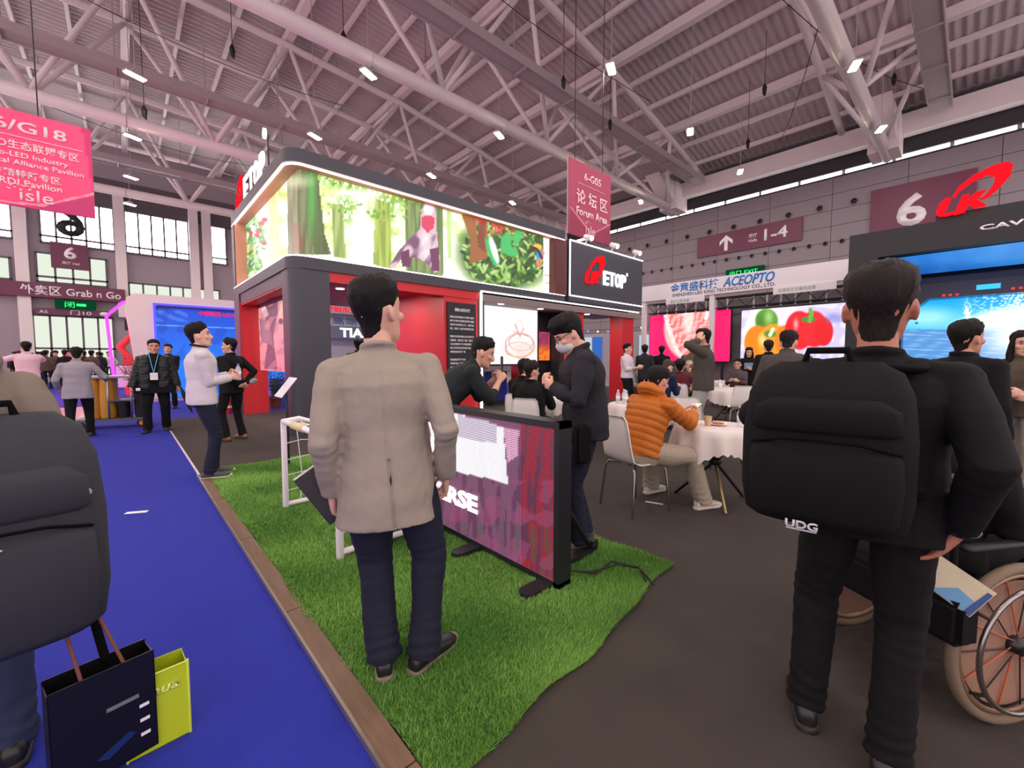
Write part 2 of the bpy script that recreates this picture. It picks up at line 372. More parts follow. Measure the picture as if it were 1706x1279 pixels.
MB().prism([(-.11, -.5), (.11, -.5), (.11, .18), (.42, -.12), (.42, .14), (0, .52), (-.42, .14), (-.42, -.12), (-.11, .18)], 0, .01, (30.35, 11.7, 9.15), U, V, (-1, 0, 0)).place('arrow', m_white, s)
s = board('exit_sign', 'small green lit exit sign on the right hall wall above the white booth header', (30.2, 9.3, 6.75), (30.44, 11.6, 7.3), glow('exit_green_dark', (12, 70, 40), .8))
words('出口 EXIT', glow('exit_green', (60, 255, 130), 1.4), s, (30.2, 10.5, 7.02), U, V, 1.7, .3)
# end wall (Y = 46)
m_endw = mat('end_wall', (150, 138, 148), .6, var=.05, vscale=.3)
we = MB().box((-16, 46, 0), (31, 46.4, 17.8)).build('wall_end', m_endw); tag(we, kind='structure')
MB().box((-16, 45.9, 13.0), (31, 46.02, 15.2)).build('dark_band', mat('dark_fascia', (84, 76, 82), .7), we)
m_day = glow('daylight_pane', (255, 250, 252), 9.); m_day2 = glow('daylight_trees', (214, 222, 206), 1.); m_mull = mat('mullion', (92, 84, 92), .5)
def window(n, x0, x1, z0, z1, nx, zs, glass, y=45.93):
    w = MB()
    for i in range(nx+1): x = x0+(x1-x0)*i/nx; w.box((x-.06, y-.08, z0), (x+.06, y+.07, z1))
    for z in zs: w.box((x0-.06, y-.08, z-.07), (x1+.06, y+.07, z+.07))
    w = w.build('window_%d' % n, m_mull); tag(w, kind='structure')
    pw = (x1-x0)/nx; zz = sorted(zs)
    for a, b in zip(zz[:-1], zz[1:]):
        me = MB().box((.05, 0, .06), (pw-.05, .03, b-a-.06)).mesh('pane')
        for i in range(nx): link('pane', me, glass, w, (x0+i*pw, y, a))
for i, (a, b, n) in enumerate([(-12, -5.4, 7), (-4.05, -.15, 5), (.5, 4.5, 5), (6.1, 7.2, 1), (8, 12, 5)]): window(2+i, a, b, 9.75, 13.0, n, (9.75, 10.25, 13.), m_day)
window(8, -4.35, -.7, 6.9, 9.0, 4, (6.9, 7.3, 9.), m_day2); window(9, .55, 6.55, 6.4, 7.4, 7, (6.4, 7.4), m_day2); window(10, -9, -5.6, 6.9, 8.4, 4, (6.9, 8.4), m_day2)
window(11, -4.7, -.5, .1, 4.5, 5, (.1, 2.1, 4.5), m_day2)
for x in (-5., 0.17, 4.85, 5.75): tag(MB().box((x-.32, 45.5, 0 if x < -1 else 4.6), (x+.32, 46, 14.5)).build('trim_3', m_steel), kind='structure')
U, V = (1, 0, 0), (0, 0, 1)
words('6', m_dark, we, (-2.5, 45.8, 11.4), (-1, 0, 0), V, 1.5, 2.0, name='window_numeral', bold=.03)
s = board('hall_number_sign', 'maroon sign with white 6 under the end windows', (-3.6, 45.6, 8.0), (-1.65, 46.0, 9.85), m_maroon)
words('6', m_white, s, (-2.6, 45.6, 9.15), U, V, .65, .9, bold=.03); words('展厅 Hall', m_white, s, (-2.6, 45.6, 8.4), U, V, .9, .2)
s = board('takeaway_sign', 'long maroon banner sign lettered Grab n Go across the end wall', (-6.6, 45.3, 5.75), (.3, 46.0, 6.75), m_maroon)
words('外卖区 Grab n Go', m_white, s, (-2.55, 45.3, 6.25), U, V, 5.2, .7, bold=.015)
s = board('exit_sign', 'green lit exit sign between maroon signs over the end doors', (-3.5, 45.0, 5.0), (-1.4, 46.0, 5.62), glow('exit_green_dark', (12, 70, 40), .8))
words('闭', glow('exit_green', (60, 255, 130), 1.4), s, (-2.75, 45., 5.3), U, V, .5, .42); MB().box((-2.4, 44.98, 5.22), (-1.9, 45, 5.4)).place('arrow', glow('exit_green', (60, 255, 130), 1.4), s)
s = board('door_number_sign', 'maroon strip sign with white 10 directly over the end doors', (-4.5, 45.2, 4.57), (-.5, 46.0, 4.98), m_maroon)
words('门10', m_white, s, (-2.2, 45.2, 4.75), U, V, 1.1, .36, bold=.01); words('A5', m_white, s, (-4.1, 45.2, 4.72), U, V, .4, .2)
MB().lathe([(.2, 0), (.2, .02)], 16).build('round_mark', m_white, s, True, (-.95, 45.2, 4.75), (math.pi/2, 0, 0)).scale = (1.3, .8, 1)
# ================================================================== MAIN BOOTH
m_boothdark = mat('booth_charcoal', (58, 58, 68), .5, bump=.1, bscale=60)
m_boothblack = mat('booth_black', (26, 27, 33), .55)
m_red = mat('booth_red', (196, 30, 40), .5, var=.05, vscale=1)
m_salmon = mat('booth_reveal', (222, 150, 130), .5)
m_led = glow('led_strip_white', (255, 244, 232), 5.0); m_led2 = glow('led_strip_cool', (250, 255, 250), 2.2)
booth = thing('exhibition_booth', 'two-storey charcoal and red exhibition booth with wrap-around forest screen', 'booth', (2.1, 7.8, 0))
def ringpath(off, r0=.28, n=7, y1=12.6, x1=9.15):
    """booth edge seen from above, moved inwards by off: along the left face, round the corner, along the front"""
    r = max(r0-off, .02); pts = [(2.1+off, y1)]
    cx, cy = 2.1+off+r, 7.8+off+r
    for i in range(n+1):
        a = math.pi+math.pi/2*i/n; pts.append((cx+r*math.cos(a), cy+r*math.sin(a)))
    pts.append((x1, 7.8+off)); return np.array(pts)
def ringband(name, z0, z1, o0, o1, m, y1=12.6, x1=9.15, parent=booth):
    A, B = ringpath(o0, y1=y1, x1=x1), ringpath(o1, y1=y1, x1=x1); k = len(A)
    V = np.vstack([np.c_[A, np.full(k, z0)], np.c_[B, np.full(k, z0)], np.c_[B, np.full(k, z1)], np.c_[A, np.full(k, z1)]]); F = []
    for q in range(4):
        for i in range(k-1): F.append((q*k+i, q*k+i+1, ((q+1) % 4)*k+i+1, ((q+1) % 4)*k+i))
    F += [(0, k, 2*k, 3*k), (k-1, 4*k-1, 3*k-1, 2*k-1)]
    o = MB().add(V, F).place(name, m, parent); return smooth_angle(o, 30)
ringband('upper_frame', 4.66, 4.88, 0, .5, m_boothdark); ringband('lower_frame', 2.90, 3.10, 0, .5, m_boothdark)
ringband('reveal', 4.635, 4.66, .03, .48, m_salmon); ringband('led_strip', 4.615, 4.64, .0, .035, m_led); ringband('led_strip', 3.10, 3.118, .0, .03, m_led)
MB().box((2.1, 12.32, 3.1), (2.6, 12.6, 4.66)).place('end_frame', m_boothdark, booth); MB().box((2.12, 12.28, 3.1), (2.58, 12.32, 4.64)).place('reveal', m_salmon, booth)
MB().box((8.78, 7.8, 3.1), (9.22, 8.35, 4.66)).place('end_frame', mat('booth_maroon', (92, 38, 42), .5), booth)
MB().box((2.6, 8.4, 4.6), (13.1, 12.4, 4.7)).place('roof_panel', m_boothblack, booth)
MB().box((2.45, 8.15, 2.86), (12.9, 12.4, 2.93)).place('soffit', m_red, booth)
MB().box((2.6, 12.4, 2.93), (13.1, 12.6, 4.85)).place('back_panel', m_boothblack, booth); MB().box((13.0, 8.3, 2.93), (13.15, 12.6, 4.7)).place('side_panel', m_boothblack, booth)
# columns
def roundcol(name, x0, y0, x1, y1, z0, z1, m, r=.22):
    p = [(x0, y1)]+[(x0+r+r*math.cos(math.pi+math.pi/2*i/6), y0+r+r*math.sin(math.pi+math.pi/2*i/6)) for i in range(7)]+[(x1, y0), (x1, y1)]
    return smooth_angle(MB().prism(p, z0, z1, (0, 0, 0), (1, 0, 0), (0, 1, 0), (0, 0, 1)).place(name, m, booth), 30)
roundcol('column', 2.12, 7.82, 2.76, 8.34, 0, 2.9, m_boothdark)
MB().box((2.1, 12.0, 0), (2.66, 12.6, 2.9)).place('column', m_boothdark, booth); MB().box((2.11, 11.97, 0), (2.66, 12.0, 2.72)).place('red_jamb', m_red, booth)
MB().box((2.13, 8.34, 2.66), (2.6, 12.0, 2.9)).place('lintel', m_boothdark, booth); MB().box((2.14, 8.34, 2.63), (2.6, 11.97, 2.66)).place('lintel_soffit', m_red, booth)
MB().box((2.76, 7.84, 2.72), (6.15, 8.2, 2.9)).place('lintel', m_red, booth)
MB().box((5.19, 7.86, 0), (6.13, 10.4, 2.86)).place('red_wall', m_red, booth)
bp = MB().box((5.25, 7.825, 1.0), (6.04, 7.86, 2.6)).place('notice_panel', m_boothblack, booth)
words('裸眼3D解决方案', m_white, bp, (5.66, 7.825, 2.44), (1, 0, 0), (0, 0, 1), .42, .075, bold=.02)
zz = 2.28
for grp in (('    裸眼显示屏采用最新LED小间距产品结合', '硬件平台系统与创意视频内容制作,可根据', '场景的不同定制设计,尺寸、弧度可选,', '稳定、高效率、低功耗的整体解决方案。'), ('    裸眼显示屏采用球面LED显示屏技术,', '无缝拼接、色彩自然广色域、视觉冲击', '力强,安装维护便捷,可随意搭配拆分', '组合,完美呈现主题“视觉”效果,应用', '领域涵盖商业广场'), ('    数据通信基于专业', '控制系统,广泛用于', '商业演艺')):
    for ln in grp: words(ln, m_white, bp, (5.32, 7.825, zz), (1, 0, 0), (0, 0, 1), .66, .05, align='l', fit='h', bold=.01); zz -= .085
    zz -= .09
# lower front opening with light strip, soffit and pillars
MB().box((6.16, 7.78, 0), (6.2, 7.83, 2.93)).place('led_strip', m_led2, booth); MB().box((6.16, 7.76, 2.9), (12.95, 7.8, 2.93)).place('led_strip', m_led2, booth)
MB().box((6.2, 7.82, 2.7), (12.9, 7.9, 2.86)).place('fascia', mat('booth_taupe', (126, 112, 112), .5), booth)
MB().box((6.2, 7.9, 2.80), (12.9, 9.6, 2.86)).place('soffit', mat('booth_taupe', (126, 112, 112), .5), booth)
MB().box((6.13, 7.84, 0), (6.3, 8.1, 2.8)).place('pillar', m_boothdark, booth)
MB().box((9.55, 9.3, 0), (10.3, 9.8, 2.8)).place('pillar', m_boothblack, booth); MB().box((9.72, 7.9, 0), (10.12, 8.3, 2.8)).place('pillar', m_red, booth)
MB().box((12.2, 7.9, 0), (12.86, 8.4, 2.85)).place('pillar', m_red, booth); MB().box((10.12, 8.6, 0), (10.5, 9.2, 2.8)).place('pillar', m_boothblack, booth); MB().box((9.2, 9.3, 2.5), (9.55, 9.6, 2.8)).place('lintel', m_red, booth); MB().box((9.4, 9.9, 0), (9.55, 10.3, 2.5)).place('pillar', m_red, booth)
m_down = glow('added_light_disc', (255, 240, 225), 6.)  # unseen ceiling lights, added to brighten the booth's red interior
dl_ = bpy.data.lights.new('booth_fill_light', 'AREA'); dl_.shape = 'DISK'; dl_.size = .16; dl_.energy = 16; dl_.color = (1., .93, .88)
for x, y in ((3.5, 9.3), (4.4, 8.9), (4.4, 10.6), (7.4, 8.5), (9.0, 8.6), (11.2, 8.6), (3.3, 11.2)):
    o = MB().lathe([(.08, -.006), (.09, 0), (.09, .01)], 16).build('added_downlight', m_down, booth, False, (x-2.1, y-7.8, (2.795 if x > 6.2 else 2.855))); l = bpy.data.objects.new('booth_fill', dl_); COL.objects.link(l); l.parent = o; l.location = (0, 0, -.02)
# left-hand hanging print, planter room behind
m_print = picture_mat('glowing_print', .45, printed=True)  # print given a faint glow of its own, standing in for light
def war(x, y):
    p = Paint(x, y, (206, 160, 160)); g = np.clip((y-480)/140, 0, 1)
    p.mix(g*.6, (210, 110, 120)); p.poly([(442, 478), (462, 474), (463, 520), (455, 560), (462, 615), (440, 615), (447, 560), (440, 520)], (84, 74, 88))
    p.poly([(461, 474), (474, 470), (480, 550), (465, 530)], (240, 190, 165)); p.ell(451, 499, 4, 8, (235, 120, 60)); p.poly([(430, 500), (438, 498), (448, 525), (440, 530)], (225, 205, 205))
    p.poly([(432, 530), (448, 535), (455, 575), (436, 570)], (130, 110, 120)); p.ell(468, 535, 4, 5, (70, 60, 70)); p.ell(475, 540, 3, 5, (70, 60, 70))
    n = nz(p.P, .05, 3); p.mix((n > .5)*.35, (110, 90, 105)); p.mix((n < -.9)*.4, (235, 150, 150)); p.poly([(425, 470), (475, 462), (475, 478), (428, 496)], (50, 46, 54)); return p
pr = thing('hanging_print', 'pink and grey battle-scene print hanging in the booth side opening', 'print', (2.45, 10.5, 1.08))
panel('print', (2.45, 11.75, 1.08), (0, -1, 0), (0, 0, 1), 2.3, 1.5, 60, 70, war, m_print, pr); MB().box((2.455, 9.45, 1.08), (2.475, 11.75, 2.6)).place('backing', m_boothdark, pr)
MB().box((2.43, 9.45, 2.56), (2.49, 11.75, 2.63)).place('hanging_rail', m_dark, pr)
# wrap-around forest screen
def forest(x, y):
    p = Paint(x, y, (238, 248, 206)); n1 = nz(p.P, .022, 1); n2 = nz(p.P, .07, 2); n3 = nz(p.P, .16, 5)
    p.mix((n1 > .15)*.55, (205, 228, 120)); p.mix((n1+n2*.5 > .9)*.6, (150, 190, 70)); p.mix(np.clip((y-380)/90, 0, 1)*.6, (255, 255, 240))
    p.mix(np.clip(.8-np.abs(x-600)/60, 0, 1), (255, 255, 250)); p.mix(np.clip(.8-np.abs(x-440)/25, 0, 1), (255, 252, 235)); p.mix(np.clip(1-np.abs(x-750)/18, 0, 1)*.8, (250, 255, 235))
    for (cx, cy, rx, ry) in [(560, 290, 30, 22), (610, 300, 34, 18), (660, 325, 26, 20), (575, 350, 18, 25), (640, 350, 20, 22)]:
        p.ell(cx, cy, rx, ry, (122, 172, 60), .85, .5, mod=(n3+n2 > -.2)*1.)
    bark = np.clip(.5+.7*nz(np.stack([x, y*.05], 1), .13, 21), 0, 1)
    def trunk(pts, c, d): p.poly(pts, c); p.poly(pts, d, .9, bark)
    trunk([(405, 330), (425, 322), (428, 470), (408, 480)], (205, 215, 150), (150, 170, 95)); trunk([(395, 345), (403, 340), (404, 440), (396, 440)], (105, 70, 55), (80, 50, 40))
    trunk([(446, 300), (462, 290), (468, 445), (450, 455)], (235, 228, 170), (215, 205, 140))
    trunk([(553, 340), (570, 340), (577, 430), (556, 428)], (170, 185, 110), (120, 140, 70)); trunk([(625, 330), (650, 340), (652, 450), (622, 440)], (175, 190, 90), (130, 150, 60))
    trunk([(674, 318), (738, 335), (738, 462), (676, 455)], (132, 150, 92), (92, 110, 62)); trunk([(744, 345), (752, 346), (752, 430), (746, 430)], (190, 215, 140), (170, 200, 120))
    trunk([(478, 262), (527, 265), (534, 330), (541, 390), (552, 424), (480, 424)], (128, 134, 92), (92, 96, 64)); p.poly([(508, 262), (527, 265), (534, 330), (541, 390), (552, 424), (523, 424), (512, 330)], (70, 88, 50), .6)
    p.poly([(484, 372), (502, 370), (506, 420), (486, 420)], (140, 90, 70), .7); p.ell(519, 330, 7, 60, (90, 190, 80), .6, .5); p.ell(490, 302, 26, 10, (235, 240, 200), .55, .6)
    # left flower bush
    p.ell(420, 388, 24, 24, (110, 170, 120), .9, .3, mod=(n3+n2 > -.3)*1.); p.ell(412, 375, 12, 14, (180, 225, 190), .9, .3); p.ell(425, 385, 6, 12, (225, 245, 235), .9)
    for cx, cy in [(436, 372), (430, 385), (428, 392), (441, 366), (440, 405), (418, 388)]: p.ell(cx, cy, 5, 4, (200, 60, 70), .9)
    p.ell(420, 438, 18, 16, (96, 176, 60), .9, .3, mod=(n3 > -.5)*1.); p.ell(408, 450, 10, 20, (70, 140, 60), .8, .3)
    # roaring beast
    bc = (208, 172, 186); p.poly([(648, 444), (664, 418), (684, 396), (700, 380), (702, 350), (710, 336), (722, 338), (727, 356), (727, 380), (729, 400), (733, 430), (731, 452), (722, 455), (712, 440), (698, 430), (688, 428), (684, 445), (670, 444), (668, 432), (658, 446)], bc)
    p.poly([(648, 444), (664, 418), (684, 396), (700, 380), (729, 392), (733, 430), (731, 452), (722, 455), (712, 440), (698, 430), (688, 428), (684, 445), (670, 444), (668, 432), (658, 446)], (92, 52, 84), .8, np.clip(.5+.9*nz(p.P, .045, 31), 0, 1)); p.ell(711, 408, 10, 22, (238, 222, 226), .8, .5)
    p.poly([(702, 362), (714, 356), (725, 364), (722, 380), (712, 388), (703, 378)], (205, 60, 90)); p.ell(714, 349, 8, 10, (240, 220, 225)); p.poly([(668, 420), (682, 415), (684, 445), (670, 444)], (100, 50, 80)); p.poly([(716, 415), (732, 412), (732, 452), (720, 450)], (105, 55, 85))
    # right-hand jungle
    r_ = random.Random(3); fm = np.clip(1.2-np.hypot((x-842)/75, (y-420)/62), 0, 1)*3; p.mix(np.clip(fm, 0, 1), (52, 86, 36))
    for k in range(300):
        q, d_ = r_.uniform(0, 6.283), r_.random()**.6; cx, cy = 842+72*d_*math.cos(q), 422+56*d_*math.sin(q); g_ = r_.choice([(72, 118, 44), (108, 158, 62), (150, 190, 90), (44, 80, 34), (180, 205, 130), (36, 62, 30)])
        p.ell(cx, cy, r_.uniform(1.6, 3.2), r_.uniform(4, 9), g_, .95, .25, r_.uniform(-1.3, 1.3))
    for k in range(90): p.ell(r_.uniform(802, 902), 388-18*r_.random()+.15*0, r_.uniform(1.5, 3), r_.uniform(1.5, 3.5), r_.choice([(205, 60, 60), (170, 70, 50), (226, 110, 90)]), .9, .3)
    for k in range(150):
        cx, cy = r_.choice([(560, 292), (612, 300), (660, 328), (575, 345), (640, 352), (700, 330)]); p.ell(cx+r_.gauss(0, 16), cy+r_.gauss(0, 9), r_.uniform(1.2, 2.5), r_.uniform(2.5, 5), r_.choice([(120, 168, 60), (150, 190, 80), (92, 140, 50)]), .8, .3, r_.uniform(-1.5, 1.5))
    for k in range(90): p.ell(420+r_.gauss(0, 11), r_.choice([388, 440])+r_.gauss(0, 11), r_.uniform(1.2, 2.6), r_.uniform(3, 6), r_.choice([(90, 150, 80), (150, 205, 160), (60, 110, 60), (210, 235, 215)]), .9, .3, r_.uniform(-1.5, 1.5))
    for cx, cy in [(436, 372), (430, 385), (428, 392), (441, 366), (440, 405), (418, 388)]: p.ell(cx, cy, 3.5, 3, (205, 50, 64), .95)
    p.poly([(766, 350), (792, 356), (796, 410), (806, 415), (806, 360), (812, 360), (812, 430), (782, 440), (784, 400)], (150, 92, 48)); p.poly([(798, 360), (808, 362), (808, 420), (796, 410)], (128, 60, 40))
    p.ell(801, 362, 10, 8, (222, 40, 70), .9, .3)
    for cx, cy, rx, ry, a in [(818, 420, 5, 26, -.35), (843, 404, 9, 16, .2), (863, 392, 7, 17, .3), (850, 418, 14, 8, .4)]: p.ell(cx, cy, rx, ry, (60, 176, 92), 1, .2, a)
    p.ell(823, 416, 5, 24, (226, 250, 236), 1, .2, -.3)
    p.poly([(905, 375), (930, 380), (930, 492), (905, 486)], (255, 246, 228)); p.poly([(896, 405), (908, 420), (900, 450), (893, 440)], (222, 140, 110), .8); p.ell(895, 411, 8, 5, (236, 180, 60)); p.ell(898, 424, 5, 7, (40, 130, 220)); p.line([(884, 410), (895, 415), (903, 430)], 2, (60, 40, 40)); p.line([(880, 420), (890, 414)], 2, (60, 40, 40))
    p.line([(908, 458), (922, 461)], 1.2, (205, 185, 170)); p.line([(908, 470), (922, 473)], 1.2, (205, 185, 170)); return p
A = [(2.36, y) for y in np.linspace(12.3, 8.1, 110)]+[(x, 8.06) for x in np.linspace(2.4, 8.79, 300)]; A = np.array(A); zs = np.linspace(3.08, 4.66, 110)
P = np.zeros((len(zs), len(A), 3)); P[..., :2] = A[None]; P[..., 2] = zs[:, None]
x, y = photo(P.reshape(-1, 3)); me = grid_mesh('forest_screen', P, forest(x, y).out())
link('forest_screen', to_local(me, booth), picture_mat('screen_forest', 1.1), booth)['label'] = 'bright screen showing a sunlit forest with a roaring dinosaur'
# lower white screen with drawing
def sketch(x, y):
    p = Paint(x, y, (252, 246, 246)); n = nz(p.P, .03, 4); p.mix((n > .2)*.3, (255, 236, 238)); c = (222, 170, 160)
    for k, (cx, cy, rx, ry) in enumerate([(866, 575, 24, 20), (868, 570, 20, 14), (864, 582, 22, 12), (862, 560, 6, 5), (866, 545, 5, 12)]):
        r = np.hypot((x-cx)/rx, (y-cy)/ry); p.mix((np.abs(r-1) < .05)*.8, c)
    p.ell(872, 582, 18, 12, (248, 214, 196), .5, .4); p.line([(858, 540), (866, 560), (872, 548)], 1, c); p.line([(856, 552), (880, 560)], .8, c); p.line([(845, 590), (870, 598), (888, 585)], .9, (236, 190, 120)); return p
sc = thing('display_screen', 'white lit screen with a faint line drawing inside the booth opening', 'screen', (7.1, 9.0, 0))
panel('picture', (7.13, 9.0, 1.2), (1, 0, 0), (0, 0, 1), 2.16, 1.62, 120, 90, sketch, picture_mat('screen_sketch', .85), sc); MB().box((7.08, 9.01, 1.15), (9.34, 9.08, 2.86)).place('casing', m_dark, sc)
for x in (7.12, 9.28): MB().box((x-.03, 9.02, 0), (x+.03, 9.07, 1.2)).place('leg', m_dark, sc)
def sunset(x, y):
    p = Paint(x, y, (236, 120, 40)); p.mix(np.clip((585-y)/14, 0, 1), (130, 50, 90)); p.mix((nz(p.P, .12, 3) > .4)*.6, (200, 60, 30)); return p
sc2 = thing('display_screen', 'small screen with an orange sunset picture on the black pillar', 'screen', (9.6, 9.22, 1.3)); panel('picture', (9.62, 9.25, 1.3), (1, 0, 0), (0, 0, 1), .5, .9, 24, 40, sunset, picture_mat('screen_small', 1.0), sc2); MB().box((9.6, 9.255, 1.28), (10.14, 9.3, 2.22)).place('casing', m_dark, sc2)
cn = MB().box((6.4, 10.4, 0), (9.3, 10.9, .95)).build('counter', mat('counter_blue', (62, 70, 180), .4)); tag(cn, 'low blue counter behind the white drawing screen', 'counter')
# logo and letters
SW = [(0, 40), (14, 12), (40, -18), (80, -22), (90, 8), (66, 40), (36, 50), (22, 46), (60, 44), (100, 48), (104, 38), (70, 52), (30, 58)]
SWOOSH = [(945, 1040), (962, 990), (995, 962), (1022, 965), (1018, 985), (1000, 1030), (975, 1042), (1000, 1052), (1060, 1050), (1062, 1060), (1000, 1066), (960, 1060)]
ARCH = [(1030, 960), (1060, 912), (1130, 862), (1220, 832), (1290, 825), (1320, 848), (1312, 900), (1270, 950), (1212, 1000), (1168, 1012), (1205, 980), (1237, 930), (1237, 890), (1200, 873), (1130, 892), (1065, 932), (1040, 965)]
KAY = [(1042, 1068), (1080, 968), (1118, 962), (1103, 1003), (1150, 960), (1200, 958), (1152, 1004), (1206, 1045), (1150, 1050), (1115, 1022), (1098, 1062)]
def logo(parent, O, U, V, w, h, m, depth):
    U, V = np.array(U, float), np.array(V, float); N = np.cross(U, V)
    for nm, poly in (('logo_drop', SWOOSH), ('logo_arch', ARCH), ('logo_letter', KAY)):
        q = [((x-1132)/380*w, (946-y)/246*h) for x, y in poly]
        MB().prism(q, 0, depth, O, U, V, N).place(nm, m, parent)
def letters(txt, parent, O, U, V, w, h, m, depth, gap=.14, bold=.018, back=None):
    U = np.array(U, float); O = np.array(O, float); n = len(txt); cw = w/n
    for i, ch in enumerate(txt):
        c = O+U*(-w/2+cw*(i+.5))
        if back is not None: words(ch, back, parent, c, U, V, cw*(1-gap)+.04, h+.04, name='letter_back', depth=depth*.5, bold=bold)
        words(ch, m, parent, c, U, V, cw*(1-gap), h, name='letter', depth=depth, bold=bold)
m_lred = glow('logo_red', (255, 22, 34), 1.1); m_lwhite = glow('letter_white', (250, 252, 255), 1.8)
es = thing('sign_box', 'black sign box with white light border and red-and-white logo at the booth front', 'sign', (9.3, 7.78, 3.0))
MB().box((9.3, 7.78, 2.98), (13.15, 8.3, 4.68)).place('box', mat('sign_slate', (62, 64, 76), .45), es)
for lo, hi in [((9.3, 7.75, 4.65), (13.15, 7.78, 4.68)), ((9.3, 7.75, 3.12), (13.15, 7.78, 3.15)), ((9.3, 7.75, 3.12), (9.33, 7.78, 4.68))]: MB().box(lo, hi).place('led_strip', m_led2, es)
logo(es, (10.46, 7.78, 4.0), (1, 0, 0), (0, 0, 1), .95, .92, m_lred, .05); letters('ETOP', es, (11.5, 7.78, 3.82), (1, 0, 0), (0, 0, 1), 1.25, .42, m_lwhite, .05)
words('®', m_lwhite, es, (12.22, 7.78, 4.08), (1, 0, 0), (0, 0, 1), .1, .12)
for i, x in enumerate((10.05, 11.35, 12.65)):
    t = thing('spotlight', ['left', 'middle', 'right'][i]+' of the three white spotlights on top of the black sign box', 'spotlight', (x, 7.7, 4.7), 0, 'spotlights on the sign box')
    MB().limb([(0, .1, 0), (0, .05, .1)], [.02, .02], 6).build('bracket', m_white, t, True)
    MB().limb([(.0, .12, .2), (.0, -.12, .1)], [.075, .085], 12, rnd=False).build('can', m_white, t, True)
    MB().limb([(.0, -.121, .0995), (.0, -.135, .094)], [.07, .07], 12, rnd=False).build('lens', glow('spot_lens', (255, 250, 240), 5), t, True)
rs = thing('roof_letters', 'free-standing red and white logo letters on the booth roof edge', 'sign', (2.16, 10.6, 4.88))
U = (0, -1, 0); logo(rs, (2.16, 11.8, 5.18), U, (0, 0, 1), .9, .72, m_lred, .03); letters('ETOP', rs, (2.16, 10.3, 5.12), U, (0, 0, 1), 2.0, .5, m_lwhite, .03, gap=.22, bold=.02)
MB().box((2.17, 9.3, 4.88), (2.23, 12.2, 4.96)).place('rail', m_boothblack, rs); words('®', m_lwhite, rs, (2.16, 9.25, 5.6), U, (0, 0, 1), .14, .2, depth=.05, bold=.03)
MB().tube((2.19, 9.25, 4.9), (2.19, 9.25, 5.6), .015).place('post', m_boothblack, rs)
# ================================================================== hanging banners
def banner(name, label, O, U, w, h, paint, edge):
    t = thing(name, label, 'banner', tuple(O))
    panel('print', O, U, (0, 0, 1), w, h, 90, 70, paint, picture_mat('glowing_banner_print', .28, printed=True), t)  # banner cloth glows faintly in place of the light on it
    N = np.cross(np.array(U, float), (0, 0, 1)); a = np.array(O, float); u = np.array(U, float)
    MB().add([a-N*.02, a+u*w-N*.02, a+u*w-N*.06, a-N*.06, *(q+np.array([0, 0, h]) for q in (a-N*.02, a+u*w-N*.02, a+u*w-N*.06, a-N*.06))], [(0, 3, 2, 1), (4, 5, 6, 7), (0, 1, 5, 4), (1, 2, 6, 5), (2, 3, 7, 6), (3, 0, 4, 7)]).place('backing', edge, t)
    for k in (.15, .80):
        q = a+u*w*k-N*.04+np.array([0, 0, h]); MB().tube(q, (q[0], q[1], zr(q[0])+.4), .012, 5).place('cord', m_cable, t)
    return t
def pinkban(x, y):
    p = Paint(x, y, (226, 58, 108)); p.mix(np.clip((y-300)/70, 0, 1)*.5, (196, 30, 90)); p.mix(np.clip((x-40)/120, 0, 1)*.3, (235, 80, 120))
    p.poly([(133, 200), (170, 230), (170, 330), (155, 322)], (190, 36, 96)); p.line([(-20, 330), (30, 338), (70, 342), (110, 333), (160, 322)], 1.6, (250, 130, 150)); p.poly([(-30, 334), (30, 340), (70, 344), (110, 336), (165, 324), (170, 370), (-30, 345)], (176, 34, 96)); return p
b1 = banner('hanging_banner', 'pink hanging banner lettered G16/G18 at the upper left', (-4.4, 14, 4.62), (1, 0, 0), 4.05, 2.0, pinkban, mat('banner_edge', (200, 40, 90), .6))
m_bl = mat('banner_letter', (248, 214, 222), .6); V = (0, 0, 1); U = (1, 0, 0)
def bl(txt, xr, z, w, h): words(txt, m_bl, b1, (xr-w/2, 13.98, z), U, V, w, h, bold=.02)
bl('6-G16/G18', -.74, 6.3, 1.95, .24); MB().box((-3.4, 13.975, 6.07), (-.5, 13.99, 6.083)).place('rule', m_bl, b1)
bl('Micro-LED生态联盟专区', -.56, 5.9, 1.85, .19); bl('Micro-LED Industry', -.74, 5.68, 1.3, .14); bl('Ecological Alliance Pavilion', -.5, 5.52, 1.75, .14)
bl('专精特新专区', -.87, 5.3, 1.0, .17); bl('SRDI Pavilion', -.86, 5.12, 1.0, .14); words('isle', m_bl, b1, (-1.25, 13.98, 4.88), U, V, .5, .26, bold=.005)
for i in range(10): MB().cbox((-1.5+.16*math.cos(i*.65), 13.985, 5.02+.06*math.sin(i*1.1)), (.035, .01, .018)).place('spark', m_bl, b1)
def forumban(x, y):
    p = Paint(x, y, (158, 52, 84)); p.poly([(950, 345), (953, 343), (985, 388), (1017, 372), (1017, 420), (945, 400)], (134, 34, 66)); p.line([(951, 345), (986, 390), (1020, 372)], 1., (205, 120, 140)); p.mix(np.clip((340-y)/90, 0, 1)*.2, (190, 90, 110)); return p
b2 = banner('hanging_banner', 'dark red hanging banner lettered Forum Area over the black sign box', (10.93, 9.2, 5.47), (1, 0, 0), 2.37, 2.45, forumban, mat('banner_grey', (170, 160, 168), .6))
words('6-G05', m_bl, b2, (12.2, 9.18, 7.5), U, V, .95, .26, bold=.02); MB().box((11.4, 9.175, 7.2), (12.95, 9.19, 7.215)).place('rule', m_bl, b2)
